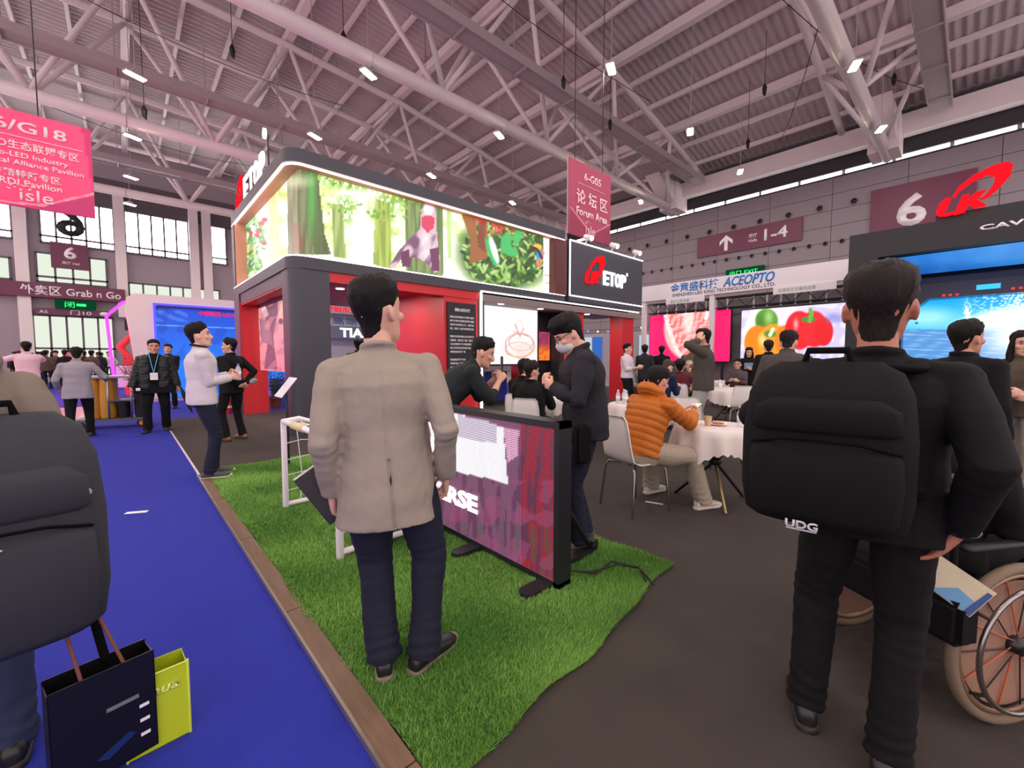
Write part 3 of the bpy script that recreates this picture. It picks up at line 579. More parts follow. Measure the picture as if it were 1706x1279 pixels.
words('论 坛 区', m_bl, b2, (12.2, 9.18, 6.78), U, V, 1.75, .5, bold=.02); words('Forum Area', m_bl, b2, (12.2, 9.18, 6.3), U, V, 1.75, .28, bold=.03); words('isle', m_bl, b2, (12.1, 9.18, 5.78), U, V, .55, .28)
for i in range(9): a = i*.7; MB().cbox((11.95+.13*math.cos(a), 9.185, 6.02+.05*math.sin(a*1.3)), (.04, .01, .02)).place('spark', m_bl, b2)
# ================================================================== NEIGHBOURING BOOTHS
Z = (0, 0, 1); L = (0, -1, 0); XP = (1, 0, 0)
m_boothwhite = mat('booth_white', (226, 220, 226), .5); m_alu = mat('aluminium', (170, 168, 172), .35, metal=.8)
# white booth with two big screens (right middle)
ace = thing('exhibition_booth', 'white-header booth with pink and vegetable screens in the right background', 'booth', (17, 6, 0))
MB().box((17, -1, 3.85), (17.25, 10.05, 4.5)).place('header', m_boothwhite, ace)
MB().box((18.3, -1, 0), (18.5, 10.2, 3.75)).place('back_wall', mat('booth_grey', (120, 114, 122), .6), ace)
for y in (10.0, 7.05, .2): MB().box((17.05, y-.09, 0), (17.2, y+.09, 3.85)).place('post', m_boothwhite, ace)
for z in (3.35, 3.75):
    MB().tube((17.5, -1, z), (17.5, 10, z), .03, 6).place('truss_rail', m_dark, ace); MB().tube((17.9, -1, z), (17.9, 10, z), .03, 6).place('truss_rail', m_dark, ace)
for i, y in enumerate(np.arange(-.8, 9.9, .75)): MB().tube((17.5, y, 3.35), (17.5, y+.37, 3.75), .018, 5).tube((17.5, y+.37, 3.75), (17.5, y+.75, 3.35), .018, 5).place('truss_lattice', m_dark, ace)
for i, y in enumerate(list(np.arange(6.7, 10, .42))+list(np.arange(2.6, 6.2, .45))): MB().box((17.65, y-.02, 3.3), (17.72, y+.02, 3.72)).place('screen_hanger', m_boothwhite, ace)
for lo, hi in (((16.96, 7.3, 3.62), (17, 8.9, 3.85)), ((16.96, 3.1, 3.6), (17, 4.9, 3.85))): MB().box(lo, hi).place('sub_sign', m_boothwhite, ace)
m_bl2 = mat('letter_blue', (40, 120, 200), .5); m_bk2 = mat('letter_grey', (60, 62, 80), .5)
words('金意盛科技', m_bl2, ace, (17, 7.75, 4.27), L, Z, 1.95, .38, bold=.02); words('ACEOPTO', m_bl2, ace, (17, 5.75, 4.26), L, Z, 1.75, .36, bold=.03, shear=.3)
words('SHENZHEN LED KING TECHNOLOGY CO., LTD.', m_bk2, ace, (17, 6.75, 3.97), L, Z, 3.8, .15, bold=.015)
words('显示工程专家', mat('letter_green', (70, 140, 110), .5), ace, (16.96, 8.3, 3.72), L, Z, .8, .13); words('全球显示方案供应商', mat('letter_green', (70, 140, 110), .5), ace, (16.96, 4.2, 3.72), L, Z, 1.1, .13)
def fruit(x, y):
    p = Paint(x, y, (255, 12, 92)); p.ell(1148, 548, 42, 52, (250, 170, 160), 1, .05); n = nz(p.P, .12, 3); n2 = nz(p.P, .3, 4)
    p.poly([(1100, 500), (1196, 495), (1196, 520), (1178, 560), (1140, 598), (1128, 585), (1112, 540)], (240, 110, 110)); p.poly([(1100, 500), (1196, 495), (1196, 520), (1178, 560), (1140, 598), (1128, 585), (1112, 540)], (250, 180, 170), .8, (n > 0)*1.)
    p.ell(1147, 530, 9, 28, (252, 215, 205), .8, .4); p.line([(1106, 510), (1112, 540), (1128, 585), (1138, 597)], 3.5, (250, 226, 226), .9*(n2 > -.4)); p.line([(1182, 510), (1176, 530)], 3, (250, 220, 220)); p.mix((np.abs(p.x-1190) < .01)*1., (0, 0, 0)); p.poly([(1184, 490), (1225, 490), (1225, 600), (1184, 600)], (255, 12, 92)); return p
def veg(x, y):
    p = Paint(x, y, (190, 180, 222)); n = nz(p.P, .05, 2); p.mix((n > .3)*.5, (226, 220, 240)); p.ell(1300, 520, 40, 22, (232, 214, 232), .8, .4); p.ell(1258, 540, 14, 40, (236, 240, 246), .9, .3, .3)
    p.ell(1277, 534, 19, 20, (84, 140, 44), 1, .08); p.ell(1281, 528, 6, 10, (180, 214, 140), .6, .6); p.ell(1266, 542, 6, 16, (50, 100, 30), .6, .5)
    p.ell(1262, 572, 22, 30, (240, 120, 12), 1, .06); p.ell(1288, 572, 26, 32, (250, 140, 20), 1, .06); p.ell(1308, 568, 17, 26, (238, 116, 10), 1, .06); p.ell(1270, 566, 6, 9, (255, 205, 150), .8, .6)
    p.ell(1283, 556, 10, 6, (70, 130, 40), 1, .2); p.line([(1283, 558), (1288, 548)], 3, (200, 220, 190))
    p.ell(1332, 550, 24, 32, (216, 14, 28), 1, .06); p.ell(1356, 548, 24, 30, (232, 20, 34), 1, .06); p.ell(1372, 552, 16, 24, (205, 10, 22), 1, .06); p.ell(1326, 540, 4, 9, (255, 170, 170), .8, .6)
    p.ell(1347, 532, 12, 5, (60, 130, 40), 1, .2); p.line([(1349, 534), (1352, 522), (1350, 516)], 3.5, (96, 160, 56)); p.ell(1390, 530, 14, 8, (130, 130, 190), .8, .5); return p
m_scr = picture_mat('screen_vivid', 1.2)
def screen_thing(label, X, y0, y1, z0, z1, nx, ny, paint, m):
    t = thing('led_wall', label, 'screen', (X, (y0+y1)/2, 0)); panel('picture', (X, y1, z0), L, Z, y1-y0, z1-z0, nx, ny, paint, m, t)
    MB().box((X+.01, y0-.03, z0-.04), (X+.1, y1+.03, z1+.04)).place('cabinet', m_dark, t)
    for y in (y0+.3, y1-.3): MB().box((X+.03, y-.04, 0), (X+.1, y+.04, z0)).place('leg', m_dark, t)
    return t
screen_thing('magenta LED wall showing a cut red fruit', 17.8, 6.6, 10.1, 1.25, 3.3, 150, 90, fruit, m_scr)
screen_thing('LED wall showing green, orange and red bell peppers', 17.8, 2.4, 6.2, 1.25, 3.22, 160, 90, veg, m_scr)
# cave booth at the right edge
m_navy = mat('cave_navy', (18, 32, 62), .35, coat=.2)
cave = thing('exhibition_booth', 'black booth with blue cave screen and large red logo at the right edge', 'booth', (13, 0, 0))
MB().box((13, -7, 3.7), (13.3, 2.16, 4.3)).place('fascia', m_boothblack, cave); MB().box((13, 1.62, 0), (13.3, 2.16, 3.7)).place('jamb', m_boothblack, cave)
MB().box((13.3, 1.96, 0), (16.9, 2.16, 4.3)).place('side_wall', m_boothblack, cave); MB().box((16.7, -7, 0), (16.9, 1.96, 4.3)).place('back_wall', m_navy, cave)
MB().box((13.3, -7, 4.2), (16.9, 2.16, 4.3)).place('roof', m_boothblack, cave)
def bluec(x, y):
    p = Paint(x, y, (30, 110, 210)); p.mix(np.clip((x-1470)/160, 0, 1)*.5, (70, 160, 240)); p.mix(np.clip((y-430)/50, 0, 1)*.8, (14, 60, 140)); p.mix((nz(p.P, .02, 2) > .2)*.15, (90, 180, 245)); return p
n = 30; a = np.linspace(1.6, -6.5, 60); P = np.zeros((n, 60, 3)); k = np.linspace(0, 1, n); P[..., 0] = (13.35+k*2.4)[:, None]; P[..., 1] = a[None]; P[..., 2] = (3.69-k*.1)[:, None]
x, y = photo(P.reshape(-1, 3)); 
me = grid_mesh('ceiling_screen', P, bluec(x, y).out()); link('ceiling_screen', to_local(me, cave), picture_mat('screen_cave_top', .8), cave)
MB().prism([(1.96, 3.5), (-7, 3.5), (-7, 2.95), (.9, 2.95), (1.4, 2.5), (1.4, 1.2), (1.96, 1.2)], 0, .5, (15.9, 0, 0), (0, 1, 0), Z, XP).place('cockpit_frame', m_navy, cave)
MB().box((15.9, -7, 0), (16.4, 1.96, 1.2)).place('console', m_navy, cave)
def sea(x, y):
    p = Paint(x, y, (20, 150, 225)); n = nz(p.P, .06, 3); n2 = nz(p.P, .2, 5); p.mix(np.clip((y-500)/40, 0, 1)*.5, (120, 205, 245)); p.ell(1545, 528, 45, 14, (190, 228, 246), .6, .6); p.mix((y < 545)*np.clip((x-1590)/60, 0, 1)*(nz(p.P, .5, 8) > .7)*.9, (250, 252, 255))
    p.mix((y > 548)*1., (70, 130, 190)); p.mix((y > 548)*np.clip(nz(np.stack([x*.15, y], 1), .16, 6), 0, 1)*.5, (170, 190, 220)); p.ell(1660, 530, 60, 14, (255, 255, 255), .9, .5, -.2); p.ell(1612, 520, 6, 18, (255, 255, 255), .8, .4, mod=(n2 > -.3)*1.)
    p.ell(1690, 560, 50, 36, (250, 245, 252), .75, .6); p.ell(1706, 505, 26, 22, (255, 255, 255), .7, .5, mod=(n2 > 0)*1.); p.ell(1527, 538, 2.5, 2, (30, 40, 50)); return p
panel('sea_screen', (16.45, 1.42, 1.2), L, Z, 4.6, 1.8, 160, 80, sea, picture_mat('screen_sea', 1.25), cave)
m_cy = glow('cave_cyan', (70, 200, 230), 1.0)
MB().box((15.86, -.35, 3.08), (15.9, .05, 3.2)).place('indicator', m_cy, cave)
for y in (.62, .5, .38): MB().box((15.87, y-.03, 2.98), (15.9, y+.03, 3.03)).place('indicator', glow('cave_red', (255, 60, 70), 1.), cave)
for y in (-.55, -.67): MB().box((15.87, y-.03, 3.02), (15.9, y+.03, 3.07)).place('indicator', glow('cave_red', (255, 60, 70), 1.), cave)
for i in range(6): MB().box((15.87, 1.32-i*.12, 1.1), (15.9, 1.38-i*.12, 1.15)).place('indicator', m_cy, cave)
for z in (3.05, 3.12): MB().box((15.87, 1.2, z), (15.9, 1.3, z+.04)).place('indicator', m_cy, cave)
rl = thing('roof_letters', 'large red logo and white letters standing on the black booth at the right edge', 'sign', (13, -.4, 4.3))
logo(rl, (12.98, .18, 4.78), L, Z, 1.05, .86, m_lred, .12); letters('ETOP', rl, (12.98, -1.4, 4.68), L, Z, 1.75, .44, m_lwhite, .12); MB().box((13.0, -2.4, 4.3), (13.06, .7, 4.42)).place('rail', m_boothblack, rl)
words('CAVE沉浸式', m_white, cave, (13, -.75, 4.02), L, Z, 1.6, .14, bold=.03)
# blue booth (left middle)
bb = thing('exhibition_booth', 'white rounded booth with large blue screen on the left', 'booth', (.1, 18.7, 0))
prof = [(-.05, 0), (-.35, 3.05), (-.3, 3.35), (-.1, 3.5), (5.2, 3.5), (5.2, 3.2), (.5, 3.2), (.38, 3.1), (.38, 0)]
MB().prism(prof, 0, 1.4, (.45, 18.7, 0), XP, Z, (0, 1, 0)).place('surround', mat('booth_white_gloss', (232, 216, 214), .35, coat=.2), bb)
def bluescr(x, y):
    p = Paint(x, y, (18, 70, 205)); p.mix(np.clip((y-510)/90, 0, 1), (24, 120, 245)); p.poly([(230, 500), (390, 508), (390, 520), (230, 512)], (40, 44, 110)); p.line([(240, 540), (390, 547)], 1., (120, 200, 255), .8)
    p.mix(((p.x > 258) & (p.x < 312) & (p.y > 517) & (p.y < 535))*(np.sin(y*3.2) > 0)*.4, (120, 170, 255)); p.mix((nz(p.P, .03, 2) > .5)*.25, (10, 40, 150)); return p
panel('picture', (.85, 18.95, .0), XP, Z, 4.7, 3.18, 120, 90, bluescr, picture_mat('screen_blue', .9), bb)
MB().box((.80, 18.66, .1), (.86, 18.72, 3.2)).box((.80, 18.66, 3.17), (5.6, 18.72, 3.22)).place('neon_edge', glow('neon_blue', (70, 60, 255), 2.5), bb)
words('中国联通-LED显示技术联合实验室', glow('red_text', (255, 30, 50), 1.), bb, (3.35, 18.9, 2.98), XP, Z, 2.6, .17, bold=.02)
# booth seen through the doorway of the main booth
tb = thing('exhibition_booth', 'white booth with lettered boards seen through the main booth doorway', 'booth', (6.4, 16, 0))
MB().box((5.3, 16, 0), (9.4, 16.4, 4.0)).place('wall', m_boothwhite, tb); MB().box((5.3, 15.8, 3.0), (9.4, 16, 3.3)).place('shelf_board', mat('board_pale', (210, 216, 228), .5), tb); MB().box((5.3, 15.8, 2.1), (9.4, 16, 2.55)).place('sign_board', mat('board_dim', (150, 160, 178), .5), tb)
MB().box((5.3, 15.7, 3.5), (9.4, 16, 3.95)).place('light_band', glow('band_light', (255, 250, 235), 1.2), tb)
words('深圳市五代科技有限公司', glow('red_text', (255, 30, 50), 1.), tb, (7.0, 15.8, 3.15), XP, Z, 3.2, .22, bold=.03); words('高端微电子', m_bl2, tb, (6.9, 15.99, 2.75), XP, Z, 2.4, .28); words('TIANMA', glow('letter_white', (250, 252, 255), 1.8), tb, (6.95, 15.8, 2.32), XP, Z, 2.1, .34, bold=.03)
rb = MB().box((3.0, 13.2, 0), (5.4, 13.4, .8)).build('counter', mat('counter_blue', (62, 70, 180), .4)); tag(rb, 'low blue counter behind the potted plant in the side opening', 'counter')
# far booths
fb = thing('exhibition_booth', 'pale booth with white panels beyond the red pillars', 'booth', (22, 14.5, 0))
MB().box((22, 11.2, 0), (22.3, 19.5, 2.9)).place('wall', mat('booth_pale', (150, 150, 158), .6), fb)
for y0, y1, c in ((12.2, 13.1, (196, 214, 232)), (13.6, 14.2, (210, 220, 232)), (15.7, 16.4, (60, 110, 200)), (16.5, 17.2, (205, 215, 225))): MB().box((21.95, y0, .9), (22, y1, 2.7)).place('light_panel', glow('lightbox_%d' % c[0], c, .8), fb)
for i, y in enumerate(np.arange(11.4, 19.4, .75)): MB().ball((21.8, y, 3.05+.06*math.sin(i)), .055, n=8, m=5).place('string_bulb', glow('bulb_%d' % (i % 2), [(255, 226, 150), (90, 110, 255)][i % 2], 2.5), fb, True)
MB().tube((21.8, 11.2, 3.12), (21.8, 19.5, 3.12), .015, 5).place('string_wire', m_cable, fb)
lb = thing('exhibition_booth', 'dark shelving booth with pink lit edge at the far left', 'booth', (-4.6, 24, 0))
MB().box((-9.5, 24, 0), (-4.3, 24.4, 3.4)).place('wall', m_boothblack, lb); MB().box((-5.0, 23.9, 2.3), (-4.35, 24, 2.9)).place('light_panel', glow('lightbox_pale', (225, 215, 205), .9), lb)
for z in (1.2, 1.7, 2.2, 3.0): MB().box((-6.5, 23.6, z), (-4.3, 24, z+.05)).place('shelf', m_dark, lb)
MB().box((-3.72, 18, 0), (-3.6, 23.4, 3.3)).place('pink_screen', glow('screen_pink', (255, 70, 140), 7.), lb)
nb = thing('display_case', 'neon magenta framed glass case with a red robot arm on the left', 'display case', (.0, 27, 0))
for a, b in [((-.35, 0), (-.5, 3.3)), ((-.5, 3.3), (.1, 4.0)), ((.1, 4.0), (.8, 4.0))]: MB().tube((a[0], 27, a[1]), (b[0], 27, b[1]), .06, 8).place('neon_edge', glow('neon_magenta', (220, 60, 255), 2.2), nb, True)
MB().box((-.3, 27.1, 0), (.7, 27.9, 1.)).place('plinth', m_boothwhite, nb)
MB().limb([(.2, 27.4, 1.), (.15, 27.4, 1.5), (-.1, 27.4, 1.9), (.35, 27.4, 2.5), (.25, 27.4, 2.7)], [.22, .15, .17, .12, .08], 10).place('robot_arm', mat('robot_red', (220, 50, 50), .4), nb, True)
MB().box((.1, 27.2, 2.7), (.7, 27.6, 3.2)).place('control_box', m_dark, nb)
# ================================================================== TURF, SCREEN BOARD, GOAL AND SMALL THINGS
C0 = np.array([.66, 1.04]); C1 = np.array([2.60, 1.28]); C2 = np.array([2.55, 6.2]); C3 = np.array([.655, 6.2])
nx, ny = 70, 150; u, v = np.meshgrid(np.linspace(0, 1, nx), np.linspace(0, 1, ny))
Q = (C0*(1-u[..., None])+C1*u[..., None])*(1-v[..., None])+(C3*(1-u[..., None])+C2*u[..., None])*v[..., None]
wob = .018*np.sin(u*9)+.01*np.sin(u*23+1); Q[..., 1] += wob*(1-v)**6; Q[..., 0] += (.012*np.sin(v*40)+.01*np.sin(v*17))*(1-u)**8
hz = .012+.006*np.sin(Q[..., 0]*9+Q[..., 1]*3)+.005*np.sin(Q[..., 1]*14+Q[..., 0]*2)*1.; hz = np.where(v < .02, .004, hz)
TP = np.concatenate([Q, hz[..., None]], -1)
m_turf = mat('turf_base', (84, 132, 54), .9, bump=1., bscale=220, var=.35, vscale=60)
tf = thing('artificial_turf', 'green artificial turf mat lying on the grey carpet beside the aisle', 'turf', (0, 0, 0))
link('backing', grid_mesh('backing', TP), m_turf, tf, smooth=True)
NB = 230000; w_ = RS.rand(NB); uu = RS.rand(NB); vv = np.where(RS.rand(NB) < .75, RS.rand(NB)**1.9, RS.rand(NB))
base = (C0*(1-uu[:, None])+C1*uu[:, None])*(1-vv[:, None])+(C3*(1-uu[:, None])+C2*uu[:, None])*vv[:, None]
base[:, 1] += (.018*np.sin(uu*9)+.01*np.sin(uu*23+1))*(1-vv)**6; base[:, 0] += (.012*np.sin(vv*40)+.01*np.sin(vv*17))*(1-uu)**8
bz = .008+.006*np.sin(base[:, 0]*9+base[:, 1]*3)+.005*np.sin(base[:, 1]*14+base[:, 0]*2)
ang = RS.rand(NB)*6.283; wd_ = .0022*(1+vv*1.2); hh = .018+.014*RS.rand(NB); lean = nz(base, .9, 3)*.35
tip = np.c_[base[:, 0]+RS.normal(0, .009, NB)+lean*.012, base[:, 1]+RS.normal(0, .009, NB)-.004, bz+hh]
A_ = np.c_[base[:, 0]-np.cos(ang)*wd_, base[:, 1]-np.sin(ang)*wd_, bz]; B_ = np.c_[base[:, 0]+np.cos(ang)*wd_, base[:, 1]+np.sin(ang)*wd_, bz]
gv = np.stack([A_, B_, tip], 1).reshape(-1, 3); gm = bpy.data.meshes.new('grass_blades')
gm.vertices.add(NB*3); gm.vertices.foreach_set('co', gv.reshape(-1).astype(np.float32)); gm.loops.add(NB*3); gm.loops.foreach_set('vertex_index', np.arange(NB*3, dtype=np.int32))
gm.polygons.add(NB); gm.polygons.foreach_set('loop_start', np.arange(0, NB*3, 3, dtype=np.int32)); gm.polygons.foreach_set('loop_total', np.full(NB, 3, np.int32)); gm.update(calc_edges=True)
tint = np.clip(.5+.35*nz(base, 1.2, 8)+RS.normal(0, .25, NB), 0, 1)[:, None]; gc = lin(np.array([86, 140, 56])/255)*(1-tint)+lin(np.array([158, 205, 104])/255)*tint
at = gm.attributes.new('picture', 'FLOAT_COLOR', 'POINT'); at.data.foreach_set('color', np.hstack([np.repeat(gc, 3, 0), np.ones((NB*3, 1))]).reshape(-1).astype(np.float32))
tag(link('grass_blades', gm, picture_mat('turf_blades', 0, printed=True), tf), kind='stuff')
# LED board standing on the turf
m_case = mat('led_case', (24, 24, 30), .45)
def ledpic(x, y):
    p = Paint(x, y, (106, 64, 90)); n = nz(p.P, .02, 2); n2 = nz(np.stack([x, y*.3], 1), .06, 5)
    p.mix((x > 868)*1., (126, 26, 44)); p.mix((x > 868)*(n2 > .2)*.7, (84, 44, 62)); p.mix((x < 900)*(y > 760)*(n2 > .3)*.6, (70, 34, 64)); p.mix((y > 800)*(n > .3)*.5, (140, 62, 100)); p.mix((y > 870)*(n2 < -.5)*.5, (60, 80, 60))
    p.poly([(560, 640), (752, 686), (838, 712), (846, 806), (830, 800), (757, 785), (600, 750), (560, 740)], (250, 240, 252)); p.poly([(762, 690), (828, 706), (828, 740), (762, 728)], (176, 166, 182)); p.poly([(838, 712), (865, 715), (862, 760), (846, 770)], (225, 170, 195), .7)
    p.mix(np.clip((y-(885+(x-735)*.42))/45, 0, 1)*.9, (235, 196, 226)); p.mix((x < 735)*(y > 780)*.6, (90, 50, 100)); return p
lb_ = thing('led_board', 'black framed LED pixel board standing on the turf behind the man in the blazer', 'led screen', (1.85, 2.8, 0))
panel('pixel_face', (1.795, 4.02, .06), L, Z, 2.42, .90, 180, 70, ledpic, picture_mat('led_pixels', .8, dots=.0125), lb_)
for lo, hi in [((1.79, 1.56, .03), (1.9, 1.6, 1.0)), ((1.79, 4.02, .03), (1.9, 4.06, 1.0)), ((1.78, 1.56, .96), (1.9, 4.06, 1.0)), ((1.79, 1.56, .03), (1.9, 4.06, .06))]: MB().box(lo, hi).place('frame_bar', m_case, lb_)
MB().box((1.80, 1.6, .06), (1.89, 4.02, .96)).place('cabinet', m_case, lb_)
words('METAVERSE', glow('led_text', (255, 235, 255), 2.2), lb_, (1.79, 2.94, .33), L, Z, 1.26, .13, bold=.04)
for y in (1.66, 2.33, 3.3): smooth_angle(MB().prism([(-.16, -.05), (-.19, -.03), (-.2, 0), (-.19, .03), (-.16, .05), (.12, .05), (.12, -.05)], .012, .045, (1.79, y, 0), XP, (0, 1, 0), Z).place('foot', m_case, lb_))
for y in (1.75, 3.8):
    MB().box((1.88, y-.03, .02), (2.38, y+.03, .05)).place('rear_foot', m_case, lb_); MB().limb([(1.92, y, .62), (2.34, y, .06)], [.014, .014], 8).place('brace', m_case, lb_); MB().cbox((2.36, y, .07), (.06, .06, .06)).place('clamp', m_case, lb_)
for k in range(2):
    pts = [(1.92, 1.68, .2), (1.97, 1.62, .06), (2.1, 1.55-.03*k, .035), (2.3, 1.5+.05*k, .035), (2.36, 1.38, .035), (2.25, 1.22+.05*k, .03)]
    o = MB().limb(pts, [.006]*6, 6).build('power_cable', m_cable, None, True); tag(o, 'black power cable curling on the turf behind the LED board, '+['outer strand', 'inner strand'][k], 'cable', 'cables of the LED board')
# toy goal
m_gpost = mat('goal_white', (232, 224, 232), .35)
gl = thing('toy_goal', 'white toy football goal with net on the turf left of the man in the blazer', 'goal', (1.03, 3.5, 0))
for y in (2.85, 4.15): MB().limb([(1.03, y, .0), (1.03, y, .8)], [.026, .024], 12).place('post', m_gpost, gl, True); MB().limb([(1.03, y, .045), (1.62, y+.02, .045)], [.022, .022], 10).place('base_bar', m_gpost, gl, True)
MB().limb([(1.03, 4.15, .8), (1.03, 3.6, .805), (1.03, 2.85, .8)], [.024]*3, 10).place('crossbar', m_gpost, gl, True); MB().limb([(1.03, 3.85, .8), (1.03, 3.55, .805)], [.032, .032], 10, rnd=False).place('foam_sleeve', mat('foam_yellow', (214, 200, 150), .8), gl, True)
for y in (2.85, 4.15): MB().limb([(1.03, y, .8), (1.16, y, .815), (1.26, y, .78), (1.4, y, .55), (1.62, y, .05)], [.022]*5, 10).place('stay', m_gpost, gl, True)
MB().limb([(1.62, 2.87, .045), (1.62, 4.17, .045)], [.022]*2, 10).place('base_bar', m_gpost, gl, True)
net = MB()
def back(s_):  # curve of the net's back from the crossbar to the ground
    q = np.array([(1.03, .8), (1.16, .80), (1.25, .72), (1.38, .5), (1.6, .06)]); k = s_*4; i = min(int(k), 3); return q[i]*(1-(k-i))+q[i+1]*(k-i)
for j in range(11):
    y = 2.9+j*.122; net.limb([(back(s_)[0]+.02*math.sin(j+s_*9), y+.02*math.sin(s_*11+j), back(s_)[1]) for s_ in np.linspace(0, 1, 8)], [.0035]*8, 4)
for i in range(1, 8):
    x, z = back(i/8); net.limb([(x+.015*math.sin(k*2), 2.86+k*.129, z-.02*abs(math.sin(k*1.6))) for k in range(11)], [.0035]*11, 4)
for y in (2.86, 4.14):
    for z in (.17, .31, .45, .6):
        xe = np.interp(z, [.06, .5, .72, .8], [1.6, 1.38, 1.25, 1.1]); net.limb([(1.04, y, z), ((1.04+xe)/2, y+.02, z+.015), (xe, y, z)], [.0035]*3, 4)
    for x in (1.15, 1.27, 1.4): net.limb([(x, y, .05), (x+.02, y, .3), (x-.02, y, np.interp(x, [1.03, 1.16, 1.25, 1.38, 1.6], [.8, .8, .72, .5, .06]))], [.0035]*3, 4)
tag(net.place('net', mat('net_white', (236, 234, 226), .6), gl), kind='stuff')
# brochure stand on the grey carpet
bs = thing('brochure_stand', 'thin black brochure stand with tilted tray left of the corner column', 'stand', (1.5, 5.85, 0))
MB().limb([(0, 0, .02), (0, 0, .98)], [.016, .014], 8).build('pole', m_case, bs, True); smooth_angle(MB().lathe([(.14, 0), (.14, .012), (.03, .02)], 20).build('base', m_case, bs)); MB().box((-.004, -.17, 0), (.004, .17, .30), Matrix.Rotation(math.radians(38), 3, 'Y'), (-.1, 0, .88)).build('tray', m_alu, bs)
# potted plants
m_leaf = mat('palm_leaf', (58, 92, 48), .5, var=.3, vscale=8); m_pot = mat('clay_pot', (112, 52, 40), .6)
def plant(label, loc, h, n, seed, m=m_leaf, pot=m_pot, r=.17):
    t = thing('potted_palm', label, 'plant', loc); rr = random.Random(seed)
    smooth_angle(MB().lathe([(r*.72, 0), (r*.95, .26), (r*1.08, .27), (r*1.08, .33), (r*.95, .33), (r*.9, .29)], 18).build('pot', pot, t))
    for i in range(n):
        a = i*2.4+rr.uniform(-.3, .3); Ls = h*rr.uniform(.6, 1.); sp = rr.uniform(.15, .6); pts = []
        for k in range(6): q = k/5; pts.append(np.array([math.cos(a)*sp*Ls*q**1.5, math.sin(a)*sp*Ls*q**1.5, .28+Ls*(q-.35*sp*q**3)]))
        b = MB().limb(pts, [.009, .008, .007, .006, .004, .002], 4, rnd=False)
        for k in range(2, 6):
            for s_ in (-1, 1):
                for sub in (0, .5):
                    p0 = pts[k-1]*(1-sub)+pts[k]*sub; d = pts[k]-pts[k-1]; d /= np.linalg.norm(d); sd = np.cross(d, (0, 0, 1)); sd /= np.linalg.norm(sd)+1e-6
                    ll = .24*h*(1.1-.12*k); tp = p0+(d*.6+sd*s_*.8)*ll-np.array([0, 0, .25*ll]); mid = (p0+tp)/2+np.array([0, 0, .05*ll]); wv = np.cross(tp-p0, (0, 0, 1)); wv /= np.linalg.norm(wv)+1e-6
                    b.add([p0, mid+wv*.016, tp, mid-wv*.016], [(0, 1, 2, 3)])
        b.build('frond', m, t)
    return t
plant('potted palm in a brown pot behind the hanging print', (2.98, 12.75, 0), 1.15, 11, 3); plant('potted palm with reddish light beside the white booth wall on the left', (.18, 21., 0), 1.5, 12, 5, mat('palm_reddish_lit', (120, 88, 62), .5, var=.3), mat('pot_red', (190, 60, 60), .5), .2)  # reddish light on the second palm is put into its leaf colour
plant('leafy plant at the foot of the magenta LED wall', (15.6, 8.0, 0), 1.25, 12, 8, r=.2); plant('leafy plant beside the red pillar in the background', (13.8, 8.2, 0), 1.2, 10, 9, r=.2)
fe = thing('fire_extinguisher', 'small red fire extinguisher at the booth foot behind the white-shirted man', 'extinguisher', (1.86, 12.45, 0))
smooth_angle(MB().lathe([(.085, 0), (.09, .02), (.09, .3), (.06, .37), (.03, .4)], 16).build('cylinder', mat('extinguisher_red', (200, 30, 36), .35), fe)); smooth_angle(MB().lathe([(.092, .14), (.092, .2)], 16).build('label_band', m_white, fe)); MB().box((-.04, -.015, .4), (.05, .015, .46)).build('valve', m_dark, fe)
for i, (x, y, a, w, h) in enumerate([(.03, 4.95, .2, .05, .16), (3.63, 1.98, -.6, .025, .16)]):
    o = MB().box((-w/2, -h/2, 0), (w/2, h/2, .003)).build('paper_scrap', m_white, None, loc=(x, y, .001), rot=(0, 0, a+.9)); tag(o, ['white paper scrap lying on the blue aisle carpet', 'white paper strip on the grey carpet under the chair'][i], 'litter')
# cleaning cart
ct = thing('cleaning_cart', 'grey cleaning cart with yellow waste bag pushed along the blue aisle', 'cart', (-.22, 11.55, 0), math.radians(-12))
m_cart = mat('cart_grey', (88, 90, 100), .5); m_bagy = mat('waste_bag_yellow', (206, 146, 52), .45, bump=.4, bscale=9, stretch=(6, 6, 1))
MB().box((-.5, -.25, .14), (.55, .25, .19)).build('base', m_cart, ct); MB().box((.0, -.25, .52), (.4, .25, .55)).build('shelf', m_cart, ct); MB().box((-.32, -.27, .98), (.38, .27, 1.02)).build('top_rail', m_alu, ct)
for x in (.02, .36):
    for y in (-.24, .24): MB().tube((x, y, .18), (x, y, 1.), .018, 8).build('upright', m_alu, ct, True)
for x0 in (-.3, -.08): 
    mb = MB().loft([(np.array([x0+.06, 0, z]), np.array([1., 0, 0]), np.array([0, 1., 0]), rx, ry, 3.) for z, rx, ry in ((.2, .12, .2), (.3, .135, .22), (.6, .13, .23), (.85, .12, .22), (.98, .125, .23))], 18); smooth_angle(mb.build('waste_bag', m_bagy, ct))
for x, z0, z1 in ((.2, .2, .5), (.46, .2, .86)): smooth_angle(MB().loft([(np.array([x, 0, z]), np.array([1., 0, 0]), np.array([0, 1., 0]), .1*k, .19*k, 4.) for z, k in ((z0, .9), (z1-.05, 1), (z1-.04, 1.12), (z1, 1.12))], 16).build('bin', m_dark, ct))
for x in (-.42, .5):
    for y in (-.22, .22):
        wv = MB().limb([(x, y-.02, .08), (x, y+.02, .08)], [.08, .08], 14, rnd=False).build('wheel', m_dark, ct); MB().limb([(x, y-.022, .08), (x, y+.022, .08)], [.045, .045], 12, rnd=False).build('hub', mat('wheel_orange', (230, 130, 60), .5), wv)
